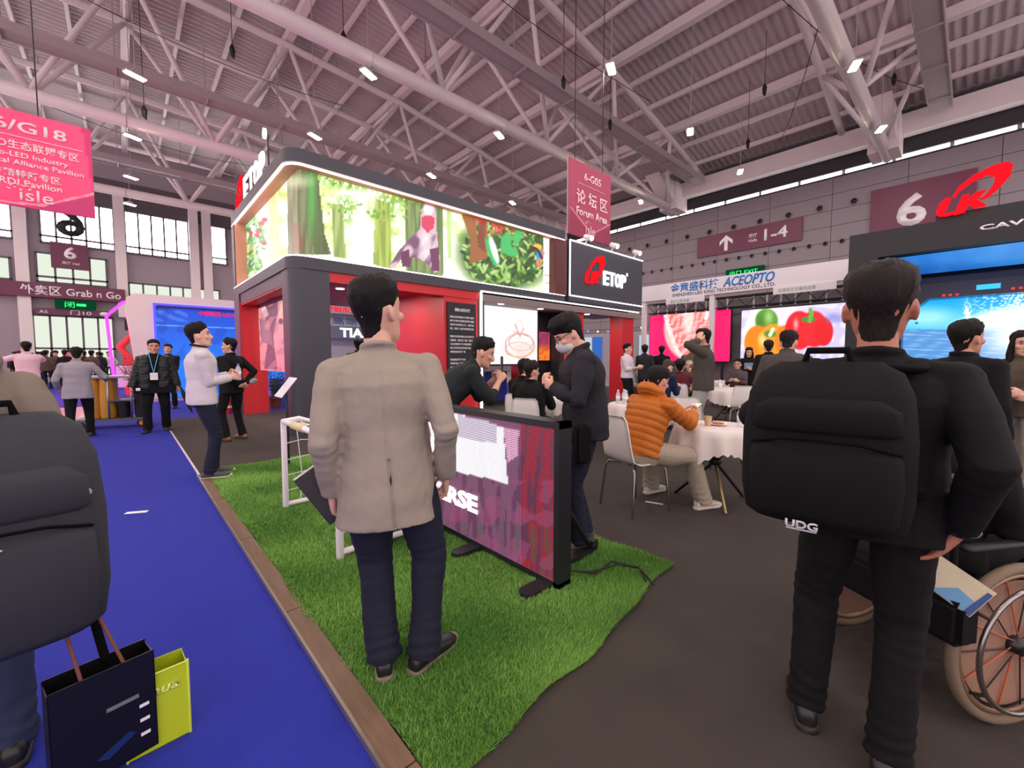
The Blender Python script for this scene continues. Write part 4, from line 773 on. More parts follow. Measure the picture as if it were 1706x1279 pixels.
# ================================================================== PEOPLE
def nrm(v): v = np.asarray(v, float); return v/(np.linalg.norm(v)+1e-9)
def Rx(a): c, s = math.cos(a), math.sin(a); return np.array([[1, 0, 0], [0, c, -s], [0, s, c]])
def Rz(a): c, s = math.cos(a), math.sin(a); return np.array([[c, -s, 0], [s, c, 0], [0, 0, 1]])
def Ry(a): c, s = math.cos(a), math.sin(a); return np.array([[c, 0, s], [0, 1, 0], [-s, 0, c]])
rad = math.radians
def ik(S_, T, a, b, pole):
    S_, T = np.array(S_, float), np.array(T, float); d = T-S_; L_ = np.linalg.norm(d)
    if L_ > (a+b)*.995: T = S_+d/L_*(a+b)*.995; d = T-S_; L_ = np.linalg.norm(d)
    u = d/L_; k = (a*a-b*b+L_*L_)/(2*L_); h = math.sqrt(max(a*a-k*k, 0)); p = np.array(pole, float); p = nrm(p-u*(p@u))
    return S_+u*k+p*h, T
JOBS = []   # (name, soup, voxel, smooth iterations, post function, material, parent)
def job(name, mb, voxel, it, post, m, parent, dec=None, fine=None): JOBS.append((name, mb, voxel, it, post, m, parent, dec))
HEADS = [(-.118, .018, .066, .030), (-.108, .036, .084, .006), (-.09, .049, .090, -.030), (-.065, .057, .089, -.062), (-.03, .066, .088, -.078), (0, .0725, .085, -.092), (.035, .0755, .091, -.100), (.07, .0725, .081, -.097), (.098, .056, .056, -.073), (.113, .030, .028, -.040), (.118, .010, .006, -.015)]
HZ = np.array([h[0] for h in HEADS]); HW = np.array([h[1] for h in HEADS]); HF = np.array([h[2] for h in HEADS]); HB = np.array([h[3] for h in HEADS])
def headpt(z, phi, off=0.):
    w = max(np.interp(z, HZ, HW), .057*(z < 0))+off; f_ = np.interp(z, HZ, HF)+off; b_ = min(np.interp(z, HZ, HB), -.076 if z < 0 else 9)-off; c = (f_+b_)/2; h = (f_-b_)/2
    return np.array([w*math.cos(phi), c+h*math.sin(phi), z])
def add_hand(mb, W, d, n, sgn, curl, s, wide=0.):
    d = nrm(d); n = nrm(n-d*(np.asarray(n)@d)); t = np.cross(d, n)*sgn
    mb.loft([(W-d*.03*s, t, n, .024*s, .019*s, 2.2), (W, t, n, .026*s, .019*s, 2.2), (W+d*.03*s, t, n, .035*s, .018*s, 2.5), (W+d*.065*s, t, n, .041*s, .016*s, 2.5), (W+d*.092*s, t, n, .039*s, .013*s, 2.5)], 12)
    for i, L_ in enumerate((.072, .08, .074, .058)):
        b = W+d*(.086-.004*abs(i-1))*s+t*(.030-i*.0205)*s; a = 0; pts = [b-d*.012*s, b]; sp = (1.5-i)*.06*(1+wide)
        for k, q in enumerate((.46, .3, .24)):
            a += curl*(1.0+.06*i)*(.75, .95, .6)[k]; dd = d*math.cos(a)+n*math.sin(a)+t*sp*math.cos(a); pts.append(pts[-1]+nrm(dd)*L_*q*s)
        mb.limb(pts, [.0098*s, .0098*s, .0092*s, .0085*s, .0074*s], 8, ref=t)
    b = W+d*.026*s+t*.026*s; p1 = b+nrm(d*.62+t*.62+n*.35)*.042*s; p2 = p1+nrm(d*(.9-.3*curl)+t*(.22-.5*curl)+n*(.2+.6*curl))*.034*s; p3 = p2+nrm(d*(.95-.5*curl)+t*(-.1-.6*curl)+n*(.2+.5*curl))*.026*s
    mb.limb([b, p1, p2, p3], [.014*s, .012*s, .0105*s, .008*s], 8)
def noise3(V, freq, seed): return nz(V, freq, seed, 9)
SKIN = {}
def skin_mat(tone):
    k = 'skin_%d_%d_%d' % tone
    if k in MATS: return MATS[k]
    m = bpy.data.materials.new(k); m.use_nodes = True; nt = m.node_tree; b = nt.nodes['Principled BSDF']; a = nt.nodes.new('ShaderNodeAttribute'); a.attribute_name = 'picture'
    mx = nt.nodes.new('ShaderNodeMix'); mx.data_type = 'RGBA'; mx.blend_type = 'MULTIPLY'; mx.inputs[0].default_value = 1; mx.inputs[6].default_value = (*C8(*tone), 1)
    nt.links.new(a.outputs[0], mx.inputs[7]); nt.links.new(mx.outputs[2], b.inputs['Base Color']); b.inputs['Roughness'].default_value = .5; b.inputs['Subsurface Weight'].default_value = .08; b.inputs['Subsurface Radius'].default_value = (.02, .008, .004)
    MATS[k] = m; return m
def cloth(name, rgb, **k): return mat('cloth_'+name, rgb, **{**dict(rough=.85, bump=.25, bscale=420, var=.06, vscale=14, spec=.25), **k})
M_HAIR = mat('hair_black', (15, 13, 12), .62, spec=.22, bump=.6, bscale=90, stretch=(1, 1, .12)); M_HAIRB = mat('hair_brown', (26, 19, 16), .62, spec=.22, bump=.6, bscale=90, stretch=(1, 1, .12)); M_SOLE = mat('sole_white', (205, 198, 190), .6); M_SOLED = mat('sole_dark', (34, 32, 32), .6); M_SHOE = mat('shoe_black', (24, 23, 24), .4)

def person(label, xy, az, H=1.72, top=None, bot=None, topk='jacket', hair='short', lean=0, bend=.4, tw=0, tilt=0, head=(0, 0), hl=None, hr=None, cl=.35, cr=.35, nl=None, nr_=None, dl=None, dr=None, fl=None, fr=None, fyl=8, fyr=-8, fpl=0, fpr=0,
           pz=None, pole_l=None, pole_r=None, vox=.011, build=1., belly=0., shoe=None, sole=None, tone=(205, 160, 134), hairm=None, L=.14, wr=.005, sleeve=1., collar=None, shl=0., seed=1, z0=0., group=None, kl=None, kr=None, jz=None, quilt=0., legw=1., topw=1., head_off=0., hemflare=0., mask=False, hood=False, seam=False, ship=0., hs=1.09, drop=.035):
    s = H/1.73; t = thing('person', label, 'person', (xy[0], xy[1], z0), -rad(az), group)
    Rt = Rz(-rad(tw))@Ry(rad(tilt)); Rc = Rt@Rx(-rad(lean)); Rp = Rz(-rad(tw)*.4)@Rx(-rad(lean)*bend)
    pel = np.array([ship, 0, pz if pz is not None else .935*s]); P1 = pel+Rp@np.array([0, 0, (.20-drop*.4)*s]); drop6 = drop*.6
    Sh = {k: P1+Rc@np.array([k*.183*s*(.5+.5*build), -.012*s, (.262+shl-drop6)*s]) for k in (-1, 1)}; NB = P1+Rc@np.array([0, -.012*s, (.345-drop6)*s])
    Rh = Rz(-rad(tw)-rad(head[0]))@Ry(rad(tilt)*.5)@Rx(-rad(lean*.55)-rad(head[1])); hc = NB+Rc@np.array([0, .008*s, (.015+drop*.55)*s])+Rh@np.array([0, .012*s+head_off, (.098-(hs-1)*.118*.6+drop*.45)*s])
    hip = {k: pel+Rz(-rad(tw)*.4)@np.array([k*.092*s, 0, -.03*s]) for k in (-1, 1)}
    foot = {-1: np.array([-.1, 0, 0]) if fl is None else np.array([*fl, 0.])[:3], 1: np.array([.1, 0, 0]) if fr is None else np.array([*fr, 0.])[:3]}
    fy = {-1: rad(fyl), 1: rad(fyr)}; fp = {-1: rad(fpl), 1: rad(fpr)}
    ank, knee = {}, {}
    for k in (-1, 1):
        Rf = Rz(fy[k])@Rx(-fp[k]); ank[k] = foot[k]+Rf@np.array([0, 0, .085*s]); pole = (kl if k < 0 else kr)
        if pole is None: pole = Rz(fy[k])@np.array([0, 1., .0])
        knee[k], ank[k] = ik(hip[k], ank[k], .425*s, .415*s, pole)
    wrist, elb = {}, {}
    for k, T in ((-1, hl), (1, hr)):
        if T is None: T = Sh[k]+Rt@np.array([k*.055, .05, -.52])*s
        pole = (pole_l if k < 0 else pole_r)
        if pole is None: pole = Rt@np.array([k*.45, -1., -.25])
        elb[k], wrist[k] = ik(Sh[k], T, .288*s, .255*s, pole)
    tone_m = skin_mat(tone); b = MB(); s_body = s; s = s*hs
    X, Y, Zt = Rh[:, 0], Rh[:, 1], Rh[:, 2]
    b.loft([(hc+Zt*z*s+Y*(f_+b_)/2*s, X, Y, w*s, (f_-b_)/2*s, 2.15) for z, w, f_, b_ in HEADS], 20)
    sH = s; Hp = lambda x, y, z: hc+Rh@np.array([x, y, z])*sH
    b.limb([Hp(0, .084, .022), Hp(0, .096, -.004), Hp(0, .106, -.026), Hp(0, .098, -.036)], [.008*s, .010*s, .0145*s, .012*s], 8)     # nose
    b.ball(Hp(-.012, .094, -.033), .009*s, Rh, 8, 5); b.ball(Hp(.012, .094, -.033), .009*s, Rh, 8, 5); b.ball(Hp(0, .088, -.068), (.022*s, .010*s, .010*s), Rh, 10, 5); b.ball(Hp(0, .082, -.1), (.022*s, .013*s, .016*s), Rh, 10, 5)
    for k in (-1, 1): b.ball(Hp(k*.076, -.012, -.012), (.008*s, .019*s, .032*s), Rh@Rx(.2)@Rz(k*.35), 10, 7); b.ball(Hp(k*.045, .062, -.022), (.022*s, .022*s, .02*s), Rh, 10, 6)
    s = s_body
    b.limb([NB-Rc[:, 2]*.06*s, NB+Rc[:, 2]*.02*s, hc+Rh@np.array([0, -.018, -.075])*s*hs], [.062*s, .056*s, .054*s], 14)
    sec = [(pel-Rp[:, 2]*.06*s, Rp, .13, .09), (pel+Rp[:, 2]*.08*s, Rp, .12, .085), (P1, Rc, .115, .08), (P1+Rc[:, 2]*.14*s, Rc, .135, .09), (P1+Rc[:, 2]*(.26-drop6)*s, Rc, .14, .08), (P1+Rc[:, 2]*(.33-drop6)*s, Rc, .07, .06)]
    b.loft([(c, R[:, 0], R[:, 1], w*s, d*s, 2.3) for c, R, w, d in sec], 16)
    for k in (-1, 1):
        b.limb([P1+Rc@np.array([k*.10, 0, .27-drop6])*s, Sh[k], (Sh[k]+elb[k])/2, elb[k], elb[k]*.55+wrist[k]*.45, wrist[k]], [q*s for q in (.05, .052, .046, .039, .036, .026)], 10)
        fd = nrm(wrist[k]-elb[k]); d = fd if (dl if k < 0 else dr) is None else nrm(dl if k < 0 else dr); n = (nl if k < 0 else nr_)
        if n is None: n = Rt@np.array([-k, 0, 0.]) if abs(fd[0]) < .8 else np.array([0, -1., 0])
        add_hand(b, wrist[k], d, np.array(n, float), k, cl if k < 0 else cr, s*1.0)
        b.limb([hip[k], (hip[k]+knee[k])/2, knee[k], knee[k]*.65+ank[k]*.35, ank[k]], [q*s for q in (.075, .068, .05, .048, .036)], 10)
        Rf = Rz(fy[k])@Rx(-fp[k]); b.limb([ank[k], ank[k]+Rf@np.array([0, .06, -.045])*s, ank[k]+Rf@np.array([0, .13, -.06])*s], [.036*s, .034*s, .026*s], 8)
    Rhi = Rh.T
    def post_skin(V, N):
        h = (V-hc)@Rh/sH; hx, hy, hz_ = np.abs(h[:, 0]), h[:, 1], h[:, 2]; near = (np.abs(hz_) < .13) & (hx < .1) & (np.abs(hy) < .13)
        sock = np.exp(-((hx-.031)/.017)**2-((hz_-.008)/.013)**2)*(hy > .04)*near; V = V-N*(sock*.007*s)[:, None]
        c = np.ones((len(V), 3)); 
        def paintm(mask, col): c[mask] = col
        paintm(near & (hy > .03) & (np.abs(hz_+.02) < .03) & (hx > .03), (1.0, .92, .9)); paintm(near & (hy > .072) & (hx < .024-.3*np.abs(hz_+.068)) & (np.abs(hz_+.068) < .0085), (.72, .45, .42))
        paintm(near & (hy > .055) & (hx > .013) & (hx < .050) & (np.abs(hz_-.030+.12*np.abs(hx-.032)) < .0052), (.12, .09, .08)); e = ((hx-.031)/.0155)**2+((hz_-.006)/.0062)**2
        paintm(near & (hy > .05) & (e < 1.), (.62, .62, .62)); paintm(near & (hy > .05) & (((hx-.031)/.0075)**2+((hz_-.006)/.0065)**2 < 1.), (.05, .04, .04))
        return V, c
    job('body', b, vox*.72, 3, post_skin, tone_m, t, dec=.5)
    # ---- top garment
    if top is not None:
        g = MB(); bw = build*topw; th = .0
        Rm = Rp
        sec = [(pel-Rp[:, 2]*L*s, Rp, .185+hemflare, .132+hemflare*.6), (pel-Rp[:, 2]*L*.4*s, Rp, .184+hemflare*.5, .133), (pel+Rp[:, 2]*.06*s, Rp, .176, .126), (P1-Rp[:, 2]*.02*s, (Rp+Rc)/2, .170, .120), (P1+Rc[:, 2]*(.12-drop6*.5)*s, Rc, .184, .131), (P1+Rc[:, 2]*(.2-drop6*.8)*s, Rc, .190, .132), (P1+Rc[:, 2]*(.268+shl*.6-drop6)*s, Rc, .172, .112), (P1+Rc[:, 2]*(.315+shl*.5-drop6)*s, Rc, .115, .088), (P1+Rc[:, 2]*(.35-drop6)*s, Rc, .072, .072), (P1+Rc[:, 2]*(.37-drop6)*s-Rc[:, 1]*.004, Rc, .066, .068)]
        for c, R, w, d in sec: pass
        g.loft([(c, nrm(R[:, 0]), nrm(R[:, 1]), w*s*bw, d*s*bw, 2.45) for c, R, w, d in sec[:7]]+[(c, R[:, 0], R[:, 1], w*s, d*s, 2.3) for c, R, w, d in sec[7:]], 24)
        if belly: g.ball(pel+Rp@np.array([0, .07, .13])*s, (.15*s*bw, belly*s, .17*s), Rp, 14, 8)
        for k in (-1, 1):
            we = elb[k]+(wrist[k]-elb[k])*(.98 if sleeve == 1. else sleeve)
            pts = [P1+Rc@np.array([k*.07, 0, .285+shl-drop6])*s, Sh[k], Sh[k]*.5+elb[k]*.5, elb[k], elb[k]*.5+we*.5, we] if sleeve > .05 else [P1+Rc@np.array([k*.09, 0, .27-drop6])*s, Sh[k], Sh[k]*.45+elb[k]*.55]
            g.limb(pts, [q*s*(.6+.4*bw)*(1.+quilt*6) for q in ((.062, .068, .063, .058, .050, .044) if sleeve > .05 else (.072, .073, .064))], 14, rnd=False)
            g.ball(Sh[k], .066*s*(.6+.4*bw)*(1+quilt*4), Rc, 12, 7); g.ball(elb[k], .055*s*(.6+.4*bw), Rc, 12, 7) if sleeve > .05 else None
        if hood: g.limb([NB+Rc@np.array([x_, y_, z_])*s for x_, y_, z_ in ((-.10, .03, -.02), (-.105, -.05, .015), (-.05, -.105, .03), (.05, -.105, .03), (.105, -.05, .015), (.10, .03, -.02))], [.035*s, .045*s, .055*s, .055*s, .045*s, .035*s], 10)
        if collar is None or collar == 'stand': g.limb([NB+Rc@np.array([.066*math.cos(a), .066*math.sin(a)+.004, .022-.012*math.sin(a)])*s for a in np.linspace(rad(115), rad(425), 12)], [.014*s]*12, 8)
        def post_top(V, N, s=s):
            q = V.copy(); w1 = noise3(q*np.array([1, 1, .5]), 4.5, seed)*.7+noise3(q*np.array([.6, .6, 1.4]), 5., seed+3)*.5
            d = wr*np.clip(w1, -1.2, 1.6)+wr*.12*noise3(q, 15., seed+5)
            for k in (-1, 1):
                de = np.linalg.norm(V-elb[k], axis=1); ax = nrm(wrist[k]-elb[k]); d += wr*.3*np.exp(-(de/.1)**2)*np.sin((V-elb[k])@ax*2*math.pi/.045+noise3(V, 8, seed)*1.5)
            if quilt:
                for k in (-1, 1):
                    pass
                uz = (V-pel)@Rc[:, 2]; a_ = uz*2*math.pi/.075
                best = np.full(len(V), 9.); coord = uz.copy()
                for k in (-1, 1):
                    for p0, p1 in ((Sh[k], elb[k]), (elb[k], wrist[k])):
                        ax = p1-p0; L_ = np.linalg.norm(ax); tt = np.clip(((V-p0)@ax)/L_**2, 0, 1); dd = np.linalg.norm(V-p0-tt[:, None]*ax, axis=1); sel = (dd < .078*s*build) & (dd < best) & (tt > .02); best = np.where(sel, dd, best); coord = np.where(sel, tt*L_, coord)
                d += quilt*(np.abs(np.sin(coord*math.pi/.062))**.6-.6)
            if seam:
                loc = (V-P1)@Rc; back = (N@Rc[:, 1]) < -.3
                d -= .006*np.exp(-(loc[:, 0]/.005)**2)*back*(loc[:, 2] < .22); d -= .012*np.exp(-((loc[:, 0]-.004)/.006)**2)*back*(loc[:, 2] < -.13)
            return V+N*d[:, None], None
        job('sweater' if topk == 'sweater' else topk, g, vox, 3, post_top, top, t, dec=None if vox < .009 else .7)
        if collar is not None and collar != 'stand':
            MB().limb([NB+Rc@np.array([.069*math.cos(a), .068*math.sin(a)+.004, .026-.014*math.sin(a)])*s for a in np.linspace(rad(105), rad(435), 14)], [.0125*s]*14, 8, ref=(0, 0, 1), flat=1.5).build('collar', collar, t, True)
    # ---- trousers
    if bot is not None:
        g = MB(); pr = [(pel+Rp[:, 2]*.05*s, .148, .105), (pel+Rp[:, 2]*.01*s, .164, .118), (pel-Rp[:, 2]*.06*s, .172, .125), (pel-Rp[:, 2]*.12*s, .15, .105)]
        g.loft([(c, Rp[:, 0], Rp[:, 1], w*s*build, d*s*build, 2.4) for c, w, d in pr], 20)
        for k in (-1, 1):
            Rf = Rz(fy[k])@Rx(-fp[k]); cuff = ank[k]-(knee[k]-ank[k])*.07
            g.limb([hip[k]+np.array([0, 0, .02])*s, hip[k]*.5+knee[k]*.5, knee[k], knee[k]*.55+cuff*.45, cuff], [q*s*(.4+.6*build)*(legw if i_ else min(legw, .98)) for i_, q in enumerate((.092, .083, .066, .061, .062))], 16, rnd=False, ref=(1, 0, 0)); g.ball(knee[k], .064*s*legw*(.4+.6*build), None, 12, 7); g.ball(hip[k], .09*s*(.4+.6*build), None, 12, 7)
        def post_bot(V, N, s=s):
            d = .004*noise3(V*np.array([1, 1, .5]), 5., seed+11)+.001*noise3(V, 14., seed+12)
            for k in (-1, 1):
                ax = nrm(ank[k]-knee[k]); dk = (V-knee[k])@ax; near_ = np.exp(-(np.linalg.norm(V-knee[k], axis=1)/.11)**2); na = np.exp(-(np.linalg.norm(V-ank[k], axis=1)/.13)**2)
                d += (near_*.003+na*.004)*np.sin(dk*2*math.pi/.05+noise3(V, 6., seed)*1.5)
            return V+N*d[:, None], None
        job('trousers', g, vox*1.1, 3, post_bot, bot, t, dec=None if vox < .009 else .7)
    # ---- shoes
    for k in (-1, 1):
        Rf = Rz(fy[k])@Rx(-fp[k]); o0 = foot[k] if True else 0; sm = shoe or M_SHOE
        a0 = ank[k]-Rf@np.array([0, 0, .085*s]); up = MB(); secs = []
        for y_, w, h in ((-.078, .022, .045), (-.07, .032, .068), (-.03, .038, .088), (.02, .039, .086), (.07, .043, .066), (.12, .047, .052), (.165, .044, .042), (.192, .03, .034), (.2, .014, .026)):
            secs.append((a0+Rf@np.array([0, y_, .012+h/2])*s, Rf[:, 0], Rf[:, 2], w*s, h/2*s, 2.6))
        sh = smooth_angle(up.loft(secs, 14).build('shoe', sm, t), 60)
        so = MB(); secs = []
        for y_, w in ((-.086, .022), (-.076, .036), (-.03, .041), (.04, .042), (.12, .05), (.168, .047), (.2, .032), (.21, .014)): secs.append((a0+Rf@np.array([0, y_, .0135+(.012 if y_ > .19 else 0)])*s, Rf[:, 0], Rf[:, 2], w*s, .0135*s, 5.))
        smooth_angle(so.loft(secs, 14).build('sole', sole or M_SOLED, sh), 60)
    # ---- hair
    hm = hairm or M_HAIR; nphi = 40; nk = 12; hv = []; rr = np.random.RandomState(seed+77)
    def zmin(phi):
        a = math.degrees(phi) % 360; a = a if a <= 180 else 360-a if False else a
        c = math.sin(phi); side = abs(math.cos(phi))
        if hair == 'cap': return .03+.0*c
        front = .068 if hair != 'bowl' else .042
        if c > 0: return front*(c**.7)+(-.012 if hair != 'bald' else .05)*(1-c**.7)
        k_ = min(1., max(0., (-c-.25)/.5)); k_ = k_*k_*(3-2*k_)
        return -.012+(-.085 if hair in ('short', 'bowl', 'long') else -.02)*k_
    tz = 1.0; thick = {'short': .0155, 'bowl': .026, 'long': .017, 'cap': .012, 'crop': .007, 'bald': .003}[hair]
    for i in range(nphi):
        phi = 2*math.pi*i/nphi; z_0 = zmin(phi)+rr.uniform(-.0015, .0015)
        for k in range(nk+1):
            q = k/nk; z = z_0+(.1175-z_0)*(1-(1-q)**1.5); off = -.005+(thick+.005)*(min(1, q*7)*.28+.72*min(1, q*1.9)**1.3)+(.008 if hair in ('short', 'bowl') else 0)*q*max(0, math.sin(phi))+rr.uniform(-.0015, .0015)*(hair != 'cap')*3*(k > 1)
            if hair in ('short', 'bowl', 'long', 'crop'): off -= .004*(1-q)*(math.sin(phi) < -.2)
            p = headpt(z, phi, off); p[2] += off*1.0*q; hv.append(hc+Rh@p*sH)
    top_i = len(hv); hv.append(hc+Rh@np.array([0, -.01, .118+thick*1.15])*sH); F = []
    for i in range(nphi):
        j = (i+1) % nphi
        for k in range(nk): F.append((i*(nk+1)+k, j*(nk+1)+k, j*(nk+1)+k+1, i*(nk+1)+k+1))
        F.append((i*(nk+1)+nk, j*(nk+1)+nk, top_i))
    hb = MB().add(hv, F)
    if hair == 'long':
        hb.limb([Hp(0, -.06, .05), Hp(0, -.085, -.05), Hp(0, -.085, -.15), Hp(0, -.08, -.25)], [.075*s, .082*s, .085*s, .06*s], 14, flat=.55)
        for k in (-1, 1): hb.limb([Hp(k*.06, .03, .07), Hp(k*.078, .025, -.01), Hp(k*.085, .02, -.1), Hp(k*.08, .04, -.2), Hp(k*.07, .05, -.28)], [.022*s, .026*s, .03*s, .03*s, .018*s], 10)
    hb.build('cap' if hair == 'cap' else 'hair', hm, t, True)
    if hair == 'cap': smooth_angle(MB().loft([(Hp(0, y_, .035-.12*max(0, y_-.09)), X, Zt, w*s, .004*s, 2.) for y_, w in ((.07, .066), (.1, .06), (.13, .045), (.145, .02))], 14).build('cap_brim', hm, t))
    t['_'] = 0; del t['_']
    info = dict(t=t, hc=hc, Rh=Rh, wrist=wrist, elb=elb, P1=P1, Rc=Rc, s=s, pel=pel, NB=NB, Hp=Hp, Rp=Rp, Sh=Sh, knee=knee)
    return info
def to_world(info, p):
    t = info['t']; a = t.rotation_euler[2]; return np.array(t.location)+Rz(a)@np.asarray(p, float)
def run_jobs():
    tmp = []
    for name, mb, voxel, it, post, m, parent, dec in JOBS:
        me = bpy.data.meshes.new('tmp'); me.from_pydata(np.vstack(mb.v).tolist(), [], mb.f); o = bpy.data.objects.new('tmp', me); COL.objects.link(o)
        r = o.modifiers.new('r', 'REMESH'); r.mode = 'VOXEL'; r.voxel_size = voxel; r.use_smooth_shade = True
        sm = o.modifiers.new('s', 'SMOOTH'); sm.factor = .5; sm.iterations = it; tmp.append(o)
    dg = bpy.context.evaluated_depsgraph_get(); dg.update(); out = []
    for o, (name, mb, voxel, it, post, m, parent, dec) in zip(tmp, JOBS):
        me = bpy.data.meshes.new_from_object(o.evaluated_get(dg)); me.name = name; n = len(me.vertices)
        V = np.zeros(n*3, np.float32); me.vertices.foreach_get('co', V); N = np.zeros(n*3, np.float32); me.vertices.foreach_get('normal', N); V = V.reshape(-1, 3).astype(float); N = N.reshape(-1, 3).astype(float)
        V2, c = post(V, N); me.vertices.foreach_set('co', V2.reshape(-1).astype(np.float32))
        if c is not None:
            at = me.attributes.new('picture', 'FLOAT_COLOR', 'POINT'); at.data.foreach_set('color', np.hstack([c, np.ones((n, 1))]).reshape(-1).astype(np.float32))
        me.update(); me.materials.clear(); ob = link(name, me, m, parent, smooth=True); out.append(ob)
    for o in tmp:
        me = o.data; bpy.data.objects.remove(o); bpy.data.meshes.remove(me)
    JOBS.clear(); return out
def at(px, D): d = ray(px, 700); p = _C+d*D; return (float(p[0]), float(p[1]))
def loc(base, az, px, py, yl=0.):
    """where the photo's point lies in a person's own frame, at forward distance yl from the body plane"""
    a = rad(az); fw = np.array([math.sin(a), math.cos(a), 0]); rt = np.array([math.cos(a), -math.sin(a), 0]); b = np.array([*base, 0.]); d = ray(px, py)
    k = (yl+(b-_C)@fw)/(d@fw); p = _C+d*k-b; return np.array([p@rt, p@fw, p[2]])
def held(info, name, label, cat, p, group=None):
    t = thing(name, label, cat, tuple(to_world(info, p)), info['t'].rotation_euler[2], group); return t
c_blazer = cloth('blazer', (152, 143, 130), var=.1); c_navy = cloth('navy', (30, 34, 50)); c_black = cloth('black', (13, 13, 15)); c_blk2 = cloth('charcoal', (38, 38, 42)); c_white = cloth('white', (206, 198, 206)); c_pink = cloth('pale_pink', (216, 186, 196))
c_orange = cloth('orange', (182, 102, 34), rough=.55, bump=.1); c_cream = cloth('cream', (160, 150, 134)); c_grey = cloth('grey', (150, 144, 150)); c_olive = cloth('olive', (84, 76, 66)); c_ggreen = cloth('greygreen', (70, 66, 62)); c_denim = cloth('denim', (48, 56, 82)); c_suit = cloth('suit_navy', (28, 40, 74)); c_lg = cloth('light_grey', (150, 152, 150)); c_tan = cloth('tan_grey', (128, 118, 108)); c_maroon = cloth('maroon', (90, 30, 40)); c_camo = cloth('camo', (78, 70, 58), var=.5, vscale=12)
sh_brown = mat('shoe_tan', (140, 82, 44), .4); sh_white = mat('shoe_white', (200, 194, 180), .5); sh_grey = mat('shoe_grey', (66, 68, 70), .6); sh_taupe = mat('shoe_taupe', (92, 78, 66), .6)
PEO = {}
# --- man in the grey blazer (main figure)
B, a = at(655, 1.80), 27
P1p = PEO['p1'] = person('man in a beige-grey blazer and navy trousers standing on the turf, seen from behind', B, a, 1.70, c_blazer, c_navy, 'blazer', 'short', tilt=-4, head=(40, -4), hl=loc(B, a, 553, 822, .02), hr=loc(B, a, 742, 790, .02), cl=.75, cr=.5, fl=loc(B, a, 640, 1118, 0)[:2], fr=loc(B, a, 708, 1140, -.02)[:2], fyl=4, fyr=-48, fpr=0,
    vox=.0075, build=1.06, L=.25, wr=.006, hs=1.14, drop=.065, shoe=M_SHOE, sole=mat('sole_taupe', (122, 108, 98), .6), seam=True, seed=4, tone=(214, 168, 146), pole_l=(-.25, -1, 0), pole_r=(.25, -1, 0), ship=-.03, hemflare=.012, legw=1.16)
bk = held(P1p, 'folder', 'black folder with white pages in the left hand of the blazer man', 'folder', P1p['wrist'][-1]+np.array([-.005, .03, -.0]))
Rb = Ry(rad(-34))@Rz(rad(12)); MB().box((-.085, -.010, -.11), (.085, -.006, .13), Rb).build('back_cover', mat('folder_black', (18, 18, 24), .35), bk); MB().box((-.083, -.006, -.108), (.083, .005, .136), Rb).build('pages', m_white, bk); MB().box((-.085, .005, -.11), (.085, .009, .13), Rb).build('front_cover', mat('folder_black', (18, 18, 24), .35), bk)
# --- man with black backpack at the right
B, a = at(1426, 1.44), 82
P2p = PEO['p2'] = person('man in black with a large black backpack at the right, seen from behind', B, a, 1.67, c_black, c_black, 'jacket', 'short', head=(4, 0), hl=(-.16, .30, 1.12), hr=loc(B, a, 1598, 884, -.06), cl=.8, cr=.25, fl=(-.11, .04), fr=(.12, -.06), fyl=12, fyr=-10, vox=.0085, build=1.12, L=.12, seed=7, hs=1.18, drop=.075, tone=(176, 116, 92), hairm=M_HAIRB, ship=.045, pole_l=(-1, -.2, -.35), pole_r=(.3, -1, 0), dr=(-.45, .25, -.8), shl=.01)
wb = P2p['wrist'][1]; bl = held(P2p, 'bracelet', 'shiny black bracelet on the wrist of the backpack man', 'bracelet', wb)
ax = nrm(P2p['elb'][1]-wb); u1 = nrm(np.cross(ax, (0, 0, 1.))); u2 = np.cross(ax, u1); MB().limb([ax*.015+(u1*math.cos(q)+u2*math.sin(q))*.038 for q in np.linspace(0, 6.283, 15)], [.007]*15, 8).build('band', mat('gloss_black', (14, 14, 16), .15, coat=.5), bl, True)
